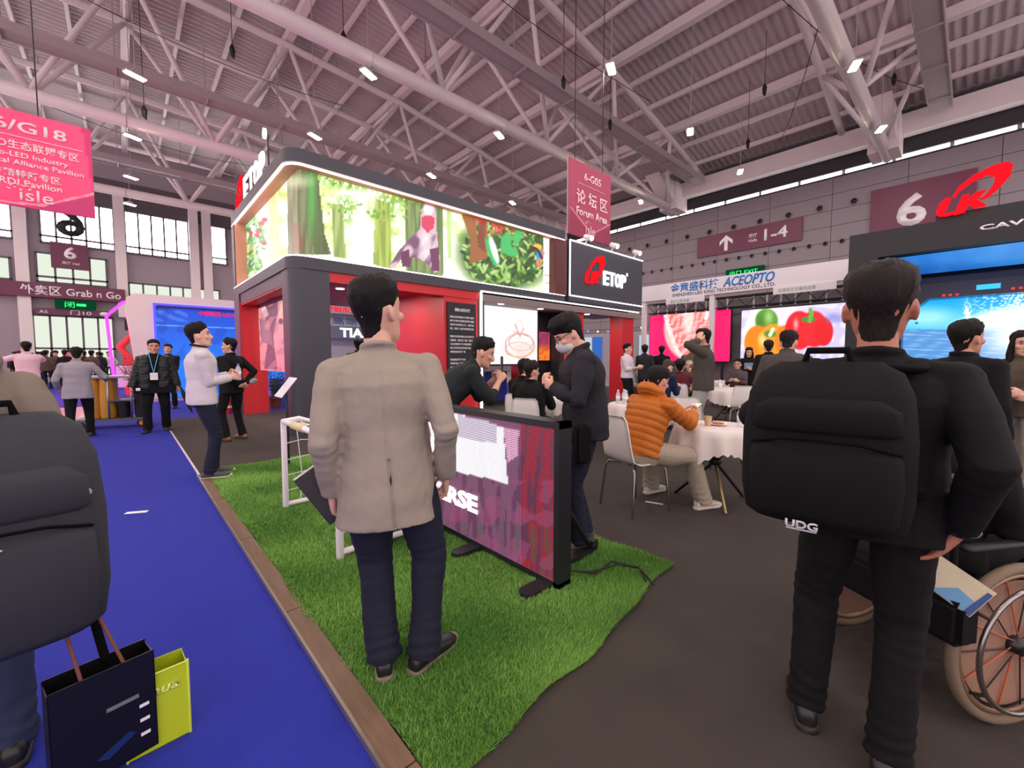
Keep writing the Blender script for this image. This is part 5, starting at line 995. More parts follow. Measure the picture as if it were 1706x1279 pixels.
def backpack(name, label, loc_, rz, w, d, z0, z1, yb, m, trim, flap=True):
    t = thing(name, label, 'backpack', loc_, rz); EX, EY = np.array([1., 0, 0]), np.array([0, 1., 0]); h = z1-z0
    sec = [(z0, .80, .55, -.02), (z0+.03*h, .94, .80, 0), (z0+.2*h, 1., 1., 0), (z0+.55*h, 1., .98, 0), (z0+.8*h, .95, .82, .02), (z0+.93*h, .84, .58, .05), (z0+h, .6, .35, .07)]
    smooth_angle(MB().loft([(np.array([0, -yb-d/2+o, z]), EX, EY, w/2*a_, d/2*b_, 3.2) for z, a_, b_, o in sec], 28).build('main_compartment', m, t), 70)
    fy0 = -yb-d
    smooth_angle(MB().loft([(np.array([0, fy0+.03, z]), EX, EY, w/2*a_, .075*b_, 3.) for z, a_, b_ in ((z0+.02, .7, .5), (z0+.05, .82, .85), (z0+.3*h, .86, 1.), (z0+.46*h, .84, .95), (z0+.52*h, .7, .6))], 24).build('front_pocket', m, t), 70)
    smooth_angle(MB().loft([(np.array([0, fy0+.045, z]), EX, EY, w/2*a_, .06*b_, 3.) for z, a_, b_ in ((z0+.56*h, .74, .5), (z0+.6*h, .84, .9), (z0+.72*h, .8, .9), (z0+.78*h, .6, .5))], 24).build('upper_pocket', m, t), 70)
    MB().limb([(-w*.4, fy0+.005, z0+.5*h), (-w*.2, fy0-.028, z0+.545*h), (0, fy0-.038, z0+.555*h), (w*.2, fy0-.028, z0+.545*h), (w*.4, fy0+.005, z0+.5*h)], [.005]*5, 6).build('zip', trim, t, True)
    MB().limb([(-.06, -yb-d*.3, z1-.01), (-.05, -yb-d*.3, z1+.035), (.05, -yb-d*.3, z1+.035), (.06, -yb-d*.3, z1-.01)], [.011]*4, 8).build('carry_handle', trim, t, True)
    return t
m_bag = mat('bag_black', (15, 15, 17), .8, spec=.2, bump=.5, bscale=500); m_bagtrim = mat('bag_trim', (10, 10, 11), .9, spec=.1)
bpk = backpack('backpack', 'large black backpack lettered UDG worn by the man at the right', tuple(np.array(P2p['t'].location)-.075*np.array([math.cos(rad(82)), -math.sin(rad(82)), 0])), P2p['t'].rotation_euler[2], .43, .24, .86, 1.35, .12, m_bag, m_bagtrim)
me = words('UDG', mat('logo_silver', (190, 190, 196), .4), None, (-.03, -.453, .90), (1, 0, 0), (0, 0, 1), .075, .022, bold=.03); me.parent = bpk
MB().box((-.065, -.454, .884), (.005, -.449, .887)).build('logo_line', mat('logo_silver', (190, 190, 196), .4), bpk)
for k in (-1, 1):
    S_ = P2p['Sh'][k]; MB().limb([(k*.1+.05, -.16, 1.33), (k*.13+.07, -.10, S_[2]+.04), (k*.13+.08, .0, S_[2]+.062), (k*.13+.08, .09, S_[2]+.03), (k*.14+.08, .15, 1.15), (k*.17+.08, .05, 1.0), (k*.17+.06, -.14, .95)], [.04, .042, .042, .04, .03, .02, .018], 10, ref=(1, 0, 0), flat=.35).build('shoulder_strap', m_bagtrim, bpk, True)
# --- person at the left edge with dark backpack and shopping bags
B, a = at(-100, 1.3), -9
P3p = PEO['p3'] = person('person in a tan-grey jacket and jeans at the left edge, carrying a dark backpack', B, a, 1.60, c_tan, c_denim, 'jacket', 'short', hr=(.30, -.12, .68), cr=1.0, vox=.011, L=.2, build=.96, seed=9, wr=.007, hood=True, head=(0, 18))
bp3 = backpack('backpack', 'dark grey backpack with round badge filling the left edge', (B[0]+.085, B[1], 0), rad(9), .48, .26, .51, 1.19, .11, mat('bag_slate', (44, 46, 54), .75, bump=.5, bscale=420, var=.1), m_bagtrim)
smooth_angle(MB().lathe([(.0135, 0), (.0135, .003), (.01, .004)], 16).build('badge', mat('badge_silver', (150, 152, 165), .4), bp3, False, (.185, -.345, .95), (math.pi/2, 0, .2)))
for k in range(2): MB().limb([(-.03+.012*k, -.405, .83), (-.015+.012*k, -.408, .84), (.0+.012*k, -.406, .845)], [.0035, .004, .003], 6).build('emblem', mat('logo_silver', (190, 190, 196), .4), bp3, True)
m_blackbag = mat('paper_bag_black', (12, 12, 15), .35); m_green = mat('lime_bag', (176, 196, 22), .5); m_limeedge = mat('lime_edge', (206, 222, 70), .5)
def shopbag(name, label, loc_, rz, w, d, h, m, parts, edge=None):
    t = thing(name, label, 'bag', loc_, rz); th = .003
    for nm, lo, hi in (('front_panel', (-w/2, -d/2, 0), (w/2, -d/2+th, h)), ('back_panel', (-w/2, d/2-th, 0), (w/2, d/2, h)), ('side_panel', (-w/2, -d/2, 0), (-w/2+th, d/2, h*.97)), ('side_panel', (w/2-th, -d/2, 0), (w/2, d/2, h*.97)), ('base', (-w/2, -d/2, 0), (w/2, d/2, th))): MB().box(lo, hi).build(nm, m, t)
    if edge is not None:
        for x in (-w/2, w/2): MB().limb([(x, -d/2, 0), (x, -d/2, h+.004)], [.0045]*2, 6).build('seam_edge', edge, t, True)
        MB().limb([(-w/2, -d/2, h), (w/2, -d/2, h)], [.0035]*2, 6).build('seam_edge', edge, t, True)
    return t
b1_ = shopbag('shopping_bag', 'black paper shopping bag with rope handle at the lower left', (*at(142, 1.33), .025), rad(12), .25, .1, .34, m_blackbag, None)
for x in (-.05, .05): MB().limb([(x, -.035, .33), (x*.8-.03, .02, .48), (x*.3-.06, .1, .64)], [.005]*3, 6).build('rope_handle', mat('rope_red', (120, 70, 60), .8), b1_, True)
MB().limb([(.02, .04, .33), (.0, .06, .48), (-.06, .1, .64)], [.012]*3, 6, flat=.3).build('band_handle', m_bagtrim, b1_, True)
bp_ = [Vector((-.06, -.052, .14)), ]
for i in range(3): MB().box((.08, -.0525, .06+i*.05), (.105, -.05, .07+i*.05)).build('print_mark', m_white, b1_)
MB().prism([(-.03, .06), (.05, .1), (.07, .085), (0, .045)], .0505, .052).build('print_swash', mat('print_blue', (20, 42, 96), .4), b1_); MB().box((-.0, -.0525, .2), (.08, -.05, .212)).build('print_line', mat('print_grey', (110, 110, 115), .5), b1_)
b2_ = shopbag('shopping_bag', 'lime green shopping bag standing behind the black one at the lower left', (*at(236, 1.45), .0), rad(4), .17, .1, .27, m_green, None, m_limeedge)
words('alhua', mat('lime_print', (214, 232, 120), .5), None, (.0, -.0505, .21), (1, 0, 0), (0, 0, 1), .12, .035, bold=.02, shear=.2).parent = b2_
# --- white sweater man in profile
B, a = at(338, 4.78), 88
p = PEO['p5'] = person('man in a white sweater and navy trousers holding a bottle beside the turf edge', B, a, 1.76, c_white, c_navy, 'sweater', 'short', head=(6, -6), hl=(-.05, .27, 1.17), hr=(.06, .27, 1.14), cl=.9, cr=.9, fl=(-.13, .1), fr=(.08, .03), fyl=-6, fyr=-14, vox=.0095, build=1.08, belly=.07, L=.1, shoe=sh_grey, sole=M_SOLE, seed=12, collar=cloth('collar_dark', (40, 30, 50)), wr=.004, legw=.95, tone=(222, 172, 152), nl=(1, 0, 0), nr_=(-1, 0, 0), pole_l=(-.5, -1, -.5), pole_r=(.5, -1, -.5))
bt = held(p, 'water_bottle', 'small clear bottle with blue cap held by the man in the white sweater', 'bottle', (p['wrist'][1]+p['wrist'][-1])/2+np.array([0, .09, -.05]))
m_pet = mat('clear_plastic', (225, 230, 240), .1, alpha=.45); m_cap = mat('cap_blue', (90, 110, 210), .4)
BOT = MB().lathe([(.026, 0), (.03, .008), (.03, .06), (.028, .07), (.03, .08), (.03, .13), (.014, .165), (.013, .175)], 14).mesh('bottle_body'); CAP = MB().lathe([(.015, .172), (.015, .19), (.013, .192)], 12).mesh('bottle_cap'); LBL = MB().lathe([(.0305, .055), (.0305, .105)], 14).mesh('bottle_label')
def bottle_parts(t, capm=m_cap, lab=m_white):
    link('body', BOT, m_pet, t, smooth=True); o = link('cap', CAP, None, t, smooth=True); o.data = CAP.copy(); o.data.materials.append(capm); link('label_band', LBL, lab, t, smooth=True)
bottle_parts(bt)
# --- black jacket man behind him
B, a = at(388, 7.05), -32
p = PEO['p6'] = person('man in black with hands behind his back holding a small fan, before the red jamb', B, a, 1.70, c_black, c_black, 'jacket', 'short', head=(-25, 0), hl=(-.02, -.19, .93), hr=(.09, -.2, .95), fl=(-.12, .02), fr=(.16, -.02), seed=15, shoe=sh_brown, pole_l=(-1, -.8, 0), pole_r=(1, -.8, 0), dr=(-.7, -.3, -.3), dl=(.7, -.3, -.3), build=1.05)
fn = held(p, 'hand_fan', 'grey oval hand fan held behind the back of the man in black', 'fan', (.2, -.24, .98)); MB().ball((0, 0, 0), (.085, .03, .05), Ry(-.2), 14, 7).build('blade', mat('fan_grey', (150, 145, 148), .4), fn, True); MB().limb([(-.06, 0, -.02), (-.1, .02, -.04)], [.012, .01], 8).build('handle', m_dark, fn, True)
# --- man in dark padded jacket walking towards the viewer
B, a = at(262, 7.95), 186
p = PEO['p7'] = person('man in a dark open jacket with blue lanyard badge walking up the blue aisle', B, a, 1.71, c_black, c_black, 'sweater', 'short', head=(-8, 0), hl=(-.33, .05, .80), hr=(.33, .05, .82), cl=.7, cr=.7, fl=(-.13, -.06), fr=(.13, .1), fyl=14, fyr=-14, seed=18, build=1.12, belly=.06, tone=(196, 144, 120), legw=1.1)
cj = cloth('padded_dark', (40, 46, 46), rough=.45, var=.3, vscale=20)
for k in (-1, 1):
    g = MB(); S_, E_, W_ = p['Sh'][k], p['elb'][k], p['wrist'][k]; g.limb([S_*.6+p['P1']*.4+np.array([0, 0, .1]), S_, (S_+E_)/2, E_, (E_+W_)/2, W_], [.085, .088, .082, .075, .07, .062], 14, rnd=False)
    g.loft([(np.array([k*.13, .03, z]), np.array([1., 0, 0]), np.array([0, 1., 0]), w, d_, 2.6) for z, w, d_ in ((.76, .095, .17), (1.0, .092, .165), (1.25, .088, .15), (1.4, .07, .11))], 16)
    job('jacket_half', g, .013, 3, lambda V, N: (V+N*(.007*noise3(V*np.array([1, 1, 1.8]), 10., 5))[:, None], None), cj, p['t'])
MB().limb([(-.07, .03, 1.49), (-.06, .12, 1.4), (-.03, .20, 1.25), (0, .225, 1.1)], [.006]*4, 6).limb([(.07, .03, 1.49), (.06, .12, 1.4), (.03, .20, 1.25), (0, .225, 1.1)], [.006]*4, 6).build('lanyard', mat('lanyard_blue', (90, 180, 220), .6), p['t'], True); MB().box((-.055, .225, .97), (.055, .23, 1.1)).build('badge_card', m_white, p['t'])
um = held(p, 'umbrella', 'folded black umbrella carried by the man with the lanyard', 'umbrella', p['wrist'][-1]+np.array([-.05, .02, -.08])); MB().limb([(0, 0, .06), (-.05, 0, -.1), (-.12, 0, -.32), (-.16, 0, -.45)], [.015, .04, .03, .006], 8).build('canopy', m_dark, um, True); MB().limb([(.02, 0, .1), (0, 0, .05)], [.012, .012], 6).build('handle', m_dark, um, True)
dc = held(p, 'document_case', 'flat black case held at the hip by the man with the lanyard', 'case', (0, .17, .78)); bevel(MB().box((-.3, -.03, -.06), (.3, .03, .06)).build('shell', c_black, dc)); MB().box((.2, .03, .0), (.26, .033, .05)).build('tag', m_white, dc)
# --- cleaner, men in the left background
B, a = at(133, 7.3), 2
p = PEO['p8'] = person('cleaner in grey jacket and dark cap pushing the cart, seen from behind', B, a, 1.57, c_grey, c_black, 'jacket', 'short', lean=10, head=(0, 10), hl=(-.25, .2, .85), hr=(.33, .27, .98), fl=(-.11, -.18), fr=(.12, .05), fpl=-28, seed=21, L=.2, build=1.1, hemflare=.02, legw=1.05)
B, a = at(52, 10.3), -8; PEO['p9'] = person('man in a pale pink sweater raising a camera, seen from behind at the left', B, a, 1.77, c_pink, cloth('plum_dark', (52, 42, 50)), 'sweater', 'short', hl=(-.2, .3, 1.42), hr=(.05, .35, 1.44), pole_l=(-1, -.2, -.5), pole_r=(1, -.2, -.6), seed=24, build=1.12, L=.1, vox=.013)
B, a = at(187, 24), 186; PEO['p10'] = person('man in a white shirt with hands in pockets standing at the far left', B, a, 1.75, c_white, c_navy, 'shirt', 'short', hl=(-.19, .08, .95), hr=(.19, .08, .95), pole_l=(-1, -.4, 0), pole_r=(1, -.4, 0), seed=27, vox=.016, L=.06)
B, a = at(286, 11.6), 200; PEO['p11'] = person('man in a dark sweater standing in front of the blue screen', B, a, 1.75, c_navy, c_black, 'sweater', 'short', hl=(-.05, .22, 1.05), hr=(.05, .22, 1.05), seed=29, vox=.014)
# --- behind the LED board: man bending with phone, man with mask, crouching visitor
B, a = at(733, 3.75), 118
p = PEO['p12'] = person('man in a dark jacket bending forward to film with a phone behind the LED board', B, a, 1.72, cloth('dark_green', (34, 40, 42)), c_denim, 'jacket', 'short', lean=46, bend=.6, head=(0, -6), hl=(-.08, .50, 1.16), hr=(.02, .53, 1.15), cl=1., cr=1., nl=(1, .2, 0), nr_=(-1, .2, 0), dl=(.2, .5, .7), dr=(-.2, .5, .7), sleeve=.45, pole_l=(-.6, 0, -1), pole_r=(.6, 0, -1), seed=33, vox=.0095, build=1.05, hairm=M_HAIR, wr=.008, pz=.90)
ph = held(p, 'phone', 'black smartphone held upright by the bending man', 'phone', (p['wrist'][1]+p['wrist'][-1])/2+np.array([0, .055, .14])); bevel(MB().box((-.037, -.005, -.085), (.037, .005, .085)).build('case', mat('gloss_black', (14, 14, 16), .15, coat=.5), ph), .004); MB().cbox((-.02, .006, .06), (.022, .004, .03)).build('camera_bump', m_dark, ph)
B, a = at(975, 3.05), -48
p = PEO['p13'] = person('man in a black quilted jacket with white face mask and glasses looking down', B, a, 1.70, cloth('quilted_black', (36, 36, 42), bump=.5, bscale=60), c_navy, 'jacket', 'bowl', lean=8, head=(-4, 30), hl=(-.1, .24, 1.16), hr=(.08, .26, 1.18), cl=.8, cr=.8, fl=(-.12, .05), fr=(.1, -.02), seed=36, vox=.009, build=1.2, L=.12, shoe=sh_taupe, sole=mat('sole_grey', (120, 116, 112), .6), pole_l=(-1, -.6, -.5), pole_r=(1, -.6, -.5), wr=.009, nl=(.3, -1, 0), nr_=(-.3, -1, 0), tone=(214, 166, 142), collar='stand')
Hp, Rh_, s_ = p['Hp'], p['Rh'], p['s']; mk = MB(); mk.loft([(Hp(0, y_, z_), Rh_[:, 0], nrm(Rh_[:, 2]*.97+Rh_[:, 1]*.1), w*s_, h*s_, 2.4) for y_, z_, w, h in ((.03, -.06, .066, .04), (.07, -.055, .06, .052), (.098, -.05, .045, .048), (.114, -.045, .026, .034), (.121, -.042, .01, .016))], 18); mk.build('face_mask', mat('mask_white', (190, 192, 196), .8), p['t'], True)
for k in (-1, 1): MB().limb([Hp(k*.06, .04, -.035), Hp(k*.078, .0, -.01), Hp(k*.082, -.022, .01)], [.002]*3, 5).build('mask_loop', m_white, p['t'], True); MB().limb([Hp(k*.031+.022*math.cos(q), .1, .008+.017*math.sin(q)) for q in np.linspace(0, 6.283, 13)], [.0022]*13, 5).build('glasses_rim', m_dark, p['t'], True); MB().limb([Hp(k*.054, .098, .012), Hp(k*.078, .03, .012), Hp(k*.082, -.015, .01)], [.0025]*3, 5).build('glasses_temple', m_dark, p['t'], True)
sb = held(p, 'shoulder_bag', 'small black bag hanging at the side of the man with the mask', 'bag', (-.22, .06, .80)); bevel(MB().box((-.06, -.05, -.14), (.06, .05, .12)).build('pouch', m_bag, sb), .02)
B, a = at(672, 2.98), 18; PEO['p14'] = person('visitor in pale top and black sneakers bending over, hidden behind the blazer man', B, a, 1.66, c_pink, c_pink, 'shirt', 'short', lean=78, bend=.8, fl=(-.16, .02), fr=(.15, .05), fyl=6, fyr=-30, seed=39, pz=.86, shoe=M_SHOE, sole=M_SOLE, L=.1, hl=(-.12, .45, .62), hr=(.1, .45, .62))
B, a = at(600, 9.2), 30; PEO['p15'] = person('person with dark hair seen through the booth doorway, beyond the blazer man', B, a, 1.80, c_blk2, c_black, 'jacket', 'short', seed=41, vox=.015)
# ================================================================== SEATED GUESTS, TABLES, CHAIRS, BACKGROUND VISITORS
m_chw = mat('chair_shell_white', (236, 232, 228), .4); m_chrome = mat('chrome', (150, 146, 142), .25, metal=.9)
PR = [(.225, .425), (.215, .448), (.12, .452), (0, .440), (-.12, .440), (-.18, .462), (-.212, .52), (-.235, .62), (-.255, .74), (-.268, .83), (-.27, .865)]; WD = [.17, .195, .205, .205, .20, .195, .19, .185, .18, .165, .13]
def chair_mesh():
    n = 9; P = []
    for side in (0, 1):
        for (y, z), w in zip(PR, WD):
            for i in range(n):
                q = -1+2*i/(n-1); dz = .012*q*q*(1 if z < .5 else 0); dy = .02*q*q*(0 if z < .5 else 1)
                P.append((q*w, y+dy+(0 if z < .46 else -.012*side), z+dz-(.012*side if z < .46 else 0)))
    m_ = len(PR); F = []
    for side in (0, 1):
        o = side*m_*n
        for i in range(m_-1):
            for j in range(n-1): f_ = (o+i*n+j, o+i*n+j+1, o+(i+1)*n+j+1, o+(i+1)*n+j); F.append(f_ if not side else f_[::-1])
    rim = [i for i in range(n)]+[i*n+n-1 for i in range(1, m_)]+[(m_-1)*n+j for j in range(n-2, -1, -1)]+[i*n for i in range(m_-2, 0, -1)]
    for a_, b_ in zip(rim, rim[1:]+rim[:1]): F.append((a_, b_, b_+m_*n, a_+m_*n))
    me = bpy.data.meshes.new('shell'); me.from_pydata(P, [], F); me.validate(); return me
CHM = chair_mesh(); LEGM = {}
for sx in (-1, 1):
    for sy in (-1, 1): LEGM[sx, sy] = MB().limb([(sx*.05, sy*.12, .425), (sx*.16, sy*.16, .42), (sx*.19, sy*.18, .38), (sx*.215, sy*.215, .0)], [.011]*4, 8).mesh('leg')
def chair(label, xy, az, group='white shell chairs'):
    t = thing('shell_chair', label, 'chair', (xy[0], xy[1], 0), -rad(az), group); link('shell', CHM, m_chw, t, smooth=True)
    for k in LEGM: link('leg', LEGM[k], m_chrome, t, smooth=True)
    return t
m_clothw = mat('tablecloth', (214, 206, 200), .8, bump=.15, bscale=200); m_tleg = mat('table_leg_dark', (44, 40, 38), .35, metal=.5); m_tbrass = mat('table_leg_brass', (150, 130, 96), .3, metal=.8)
def table(label, clabel, xy, az, r=.38, seed=0):
    t = thing('round_table', label, 'table', (xy[0], xy[1], 0), -rad(az), 'round tables with white cloths'); MB().lathe([(r, .70), (r, .72), (.02, .722)], 28).build('tabletop', m_boothwhite, t)
    for i in range(3):
        q = i*2.094+.3; d = np.array([math.cos(q), math.sin(q), 0]); MB().limb([d*.3+np.array([0, 0, .70]), d*-.36+np.array([0, 0, .012])], [.014, .014], 8).build('leg', m_tbrass if i == 1 else m_tleg, t, True); e_ = np.array([-d[1], d[0], 0])
    smooth_angle(MB().lathe([(.045, .355), (.055, .37), (.055, .40), (.045, .415)], 12).build('hub', m_tleg, t))
    n = 72; rings = [(0.02, .7235), (.5, .7245), (.97, .7245), (1.03, .715), (1.07, .66), (1.1, .6), (1.13, .0)]; V = []
    for j, (q, z) in enumerate(rings):
        for i in range(n):
            a_ = i*2*math.pi/n; wv = .5+.5*math.cos(4*a_+seed); fold = .03*math.sin(13*a_+seed)*(j-3)/3 if j > 3 else 0
            z_ = z if j < 6 else .53-.12*wv+.012*math.cos(36*a_); V.append(((r*q+fold)*math.cos(a_), (r*q+fold)*math.sin(a_), z_))
    F = [(j*n+i, j*n+(i+1) % n, (j+1)*n+(i+1) % n, (j+1)*n+i) for j in range(len(rings)-1) for i in range(n)]+[tuple(range(n-1, -1, -1))]
    c = MB().add(V, F).build('tablecloth', m_clothw, None, True, (xy[0], xy[1], .0015), (0, 0, -rad(az))); tag(c, clabel, 'tablecloth', 'white tablecloths'); return t
def bottle(label, xy, z=.7275, capm=None):
    t = thing('water_bottle', label, 'bottle', (*xy, z), 0, 'bottles on the tables'); bottle_parts(t, capm or m_white, mat('bottle_label', (190, 196, 205), .5)); return t
def cup(label, xy, z=.7275, m=None, r=.035, h=.09):
    o = smooth_angle(MB().lathe([(r*.75, 0), (r, h), (r*.93, h), (r*.7, .006)], 16).build('paper_cup', m or m_white, None, False, (*xy, z))); return tag(o, label, 'cup', 'cups on the tables')
T1 = at(1193, 4.0); table('round table with crossed metal legs in front of the man in orange', 'white cloth with scalloped hem on the table of the man in orange', T1, 100, .36)
B, a = at(1066, 3.82), 106
p = PEO['p18'] = person('man in an orange padded jacket and cream trousers sitting with a phone', B, a, 1.72, c_orange, c_cream, 'puffer_jacket', 'short', lean=24, bend=.5, head=(-14, 6), hl=(-.06, .60, .83), hr=(.10, .56, .83), cl=.8, cr=.8, fl=(-.27, .42), fr=(.28, .50), fyl=4, fyr=-6, pz=.545, kl=(-.2, .5, 1), kr=(.2, .5, 1), vox=.0085, build=1.18, L=.05, quilt=.012, wr=.003, hood=True, shoe=sh_white, sole=M_SOLE, seed=44, legw=1.18, pole_l=(-.8, -.3, -.7), pole_r=(.8, -.3, -.7), tone=(206, 150, 124), nl=(.5, 0, 1), nr_=(-.5, 0, 1))
chair('white shell chair under the man in the orange jacket', (B[0]-.02, B[1]+.03), a)
ph = held(p, 'phone', 'smartphone with lit screen held by the man in orange', 'phone', (p['wrist'][1]+p['wrist'][-1])/2+np.array([0, .10, .055])); Rq = Rx(rad(28)); bevel(MB().box((-.038, -.078, -.004), (.038, .078, .004), Rq).build('case', m_dark, ph), .003); MB().box((-.034, -.072, .004), (.034, .072, .0052), Rq).build('display', glow('phone_glow', (250, 236, 200), 1.), ph)
tx, ty = T1
bottle('clear water bottle nearest the backpack man on the first table', (tx+.10, ty-.18)); bottle('clear water bottle at the far side of the first table', (tx-.02, ty+.22)); cup('paper cup beside the snacks on the first table', (tx-.06, ty+.05), m=mat('cup_kraft', (196, 168, 130), .6))
sn = thing('snack_plate', 'plate of orange snacks on the first round table', 'food', (tx+.04, ty+.0, .7275), 0); smooth_angle(MB().lathe([(.05, 0), (.085, .012), (.082, .014), (.05, .004)], 20).build('plate', m_white, sn))
for i in range(7): MB().ball((.045*math.cos(i*.9)*(.4+.6*(i % 2)), .045*math.sin(i*.9)*(.4+.6*(i % 2)), .02), (.02, .014, .011), Rz(i), 8, 5).build('snack', mat('snack_orange', (206, 108, 50), .5), sn, True)
o = bevel(MB().box((-.09, -.03, 0), (.09, .03, .01)).build('black_pouch', m_dark, None, False, (tx+.17, ty+.13, .7275), (0, 0, .4)), .004); tag(o, 'flat black pouch lying at the back of the first table', 'pouch')
T2 = at(1066, 6.0); table('round table behind the man in orange, with bottles and a black hat', 'white cloth on the table with bottles behind the man in orange', T2, 20, .42, 1)
for i, (dx, dy) in enumerate([(-.25, .2), (-.2, .12), (-.28, .05), (-.1, .2)]): bottle(['outer', 'second', 'third', 'inner'][i]+' bottle of the cluster on the table behind the man in orange', (T2[0]+dx, T2[1]+dy))
cup('white paper cup among the bottles behind the man in orange', (T2[0]-.05, T2[1]+.1)); cup('tall white paper cup near the black hat', (T2[0]-.14, T2[1]+.03))
ht = thing('hat', 'black hat lying on the table behind the man in orange', 'hat', (T2[0]+.12, T2[1]-.05, .7275), 0); smooth_angle(MB().lathe([(.10, 0), (.105, .03), (.08, .085), (.03, .1), (.005, .102)], 18).build('crown', m_dark, ht)); MB().ball((.11, -.05, .012), (.08, .07, .008), None, 12, 5).build('peak', m_dark, ht, True)
T3 = at(1212, 9.0); table('round table far right, before the vegetable screen', 'white cloth on the far table before the vegetable screen', T3, 50, .5, 2); bottle('bottle on the far right table', (T3[0]-.2, T3[1]+.1)); cup('white cup on the far right table', (T3[0]+.1, T3[1]+.2))
T4 = at(952, 6.8); table('round table in front of the two men in dark suits', 'white cloth on the table of the men in dark suits', T4, 10, .42, .5); bottle('bottle on the table of the men in dark suits', (T4[0]+.1, T4[1]-.1)); cup('paper cup on the table of the men in dark suits', (T4[0]+.0, T4[1]-.22), m=mat('cup_kraft', (196, 168, 130), .6))
T5 = at(1205, 12.); table('round table at the very back near the seated man with glasses', 'white cloth on the rearmost table', T5, 0, .45, 1.4)
chair('white shell chair facing away behind the first table', at(1148, 5.75), 75); chair('white shell chair seen from the side at the right of the first table', at(1212, 5.3), -30); chair('white shell chair with its back to the viewer at the far right table', at(1232, 8.0), 60); chair('white shell chair partly hidden behind the black backpack', at(1304, 4.35), -60)
# wheelchair
wc = thing('wheelchair', 'wheelchair with light rimmed wheels pushed by the backpack man at the right edge', 'wheelchair', (2.56, .11, 0), -rad(122))
m_tyre = mat('tyre_tan', (120, 104, 84), .8); m_wframe = mat('wheelchair_frame', (24, 24, 26), .35); m_spoke = mat('spoke_guard', (150, 118, 100), .45); m_or = mat('reflector_orange', (190, 84, 40), .4)
for k in (-1, 1):
    wv = MB().limb([(k*.3, .29*math.cos(q), .30+.29*math.sin(q)) for q in np.linspace(0, 6.283, 41)], [.019]*41, 8, ref=(1, 0, 0), flat=1.).build('wheel', m_tyre, wc, True)
    MB().limb([(k*.3, .262*math.cos(q), .30+.262*math.sin(q)) for q in np.linspace(0, 6.283, 41)], [.010]*41, 6, ref=(1, 0, 0)).build('rim', mat('rim_tan', (150, 120, 100), .35, metal=.4), wv, True)
    MB().limb([(k*.345, .235*math.cos(q), .30+.235*math.sin(q)) for q in np.linspace(0, 6.283, 41)], [.009]*41, 8, ref=(1, 0, 0)).build('push_rim', m_chrome, wv, True)
    for i in range(5): q = i*1.2566; MB().limb([(k*.31, .258*math.cos(q), .3+.258*math.sin(q)), (k*.345, .237*math.cos(q), .3+.237*math.sin(q))], [.006]*2, 6).build('rim_bolt', m_dark, wv, True)
    MB().limb([(k*.27, 0, .3), (k*.33, 0, .3)], [.035, .03], 14, rnd=False).build('hub', m_wframe, wv, True)
    MB().lathe([(.24, 0), (.24, .004)], 36).build('spoke_guard', m_spoke, wv, False, (k*.292, 0, .3), (0, math.pi/2, 0))
    for i in range(14): q = i*.4488; q2 = q+(.35 if i % 2 else -.35); MB().limb([(k*.31, .03*math.cos(q2), .3+.03*math.sin(q2)), (k*.30, .255*math.cos(q), .3+.255*math.sin(q))], [.0025]*2, 5).build('spoke', m_dark if i % 2 else m_or, wv)
    MB().limb([(k*.24, -.2, .92), (k*.24, -.22, .5), (k*.24, -.05, .44), (k*.24, .22, .44), (k*.22, .3, .3), (k*.2, .36, .12)], [.012]*6, 8).build('side_frame', m_wframe, wc, True); MB().limb([(k*.24, -.2, .92), (k*.24, -.34, .93)], [.016]*2, 8).build('push_handle', m_dark, wc, True)
    MB().limb([(k*.26, -.18, .66), (k*.26, .15, .66)], [.024]*2, 8, flat=.6).build('armrest', m_dark, wc, True); MB().box((k*.24-.08 if k > 0 else -.25, .3, .1), (.25 if k > 0 else k*.24+.08, .46, .115)).build('footplate', m_wframe, wc)
    MB().limb([(k*.2-.012, .3, .07), (k*.2+.012, .3, .07)], [.07]*2, 14, rnd=False).build('caster', m_dark, wc); MB().limb([(k*.2, .3, .07), (k*.21, .25, .3)], [.01]*2, 6).build('caster_fork', m_wframe, wc, True)
MB().box((-.22, -.2, .44), (.22, .2, .465)).build('seat', m_dark, wc); MB().box((-.22, -.215, .48), (.22, -.2, .9)).build('backrest', m_dark, wc); bevel(MB().box((-.2, -.33, .34), (.34, -.225, .50)).build('rear_bag', m_bag, wc), .02)
PEO['p4'] = person('person in black seated in the wheelchair, mostly hidden by the backpack man', (2.56, .11), 122, 1.66, c_black, c_black, 'jacket', 'cap', pz=.56, lean=8, fl=(-.12, .37, .11), fr=(.12, .37, .11), hl=(-.14, .28, .70), hr=(.14, .30, .70), kl=(0, .6, 1), kr=(0, .6, 1), seed=48, build=1.1, head=(0, 25), vox=.012, hairm=mat('hat_black', (18, 18, 20), .8), L=.06)
lf = thing('leaflet', 'folded printed leaflet lying beside the person in the wheelchair', 'leaflet', (2.17, .02, .55), 0.); Rl = Ry(rad(-62))@Rz(rad(-30))
MB().box((-.06, -.09, 0), (.06, .09, .002), Rl).build('page', mat('leaflet_cream', (196, 186, 158), .6), lf); MB().prism([(-.058, -.088), (-.01, -.088), (.0, -.02), (-.058, .03)], .003, .004, (0, 0, 0), tuple(Rl[:, 0]), tuple(Rl[:, 1]), tuple(Rl[:, 2])).build('print_blue', mat('leaflet_blue', (96, 150, 190), .5), lf); MB().prism([(-.058, -.088), (.045, -.088), (.045, -.075), (-.058, -.068)], .003, .005, (0, 0, 0), tuple(Rl[:, 0]), tuple(Rl[:, 1]), tuple(Rl[:, 2])).build('print_band', mat('leaflet_navy', (40, 70, 130), .5), lf)
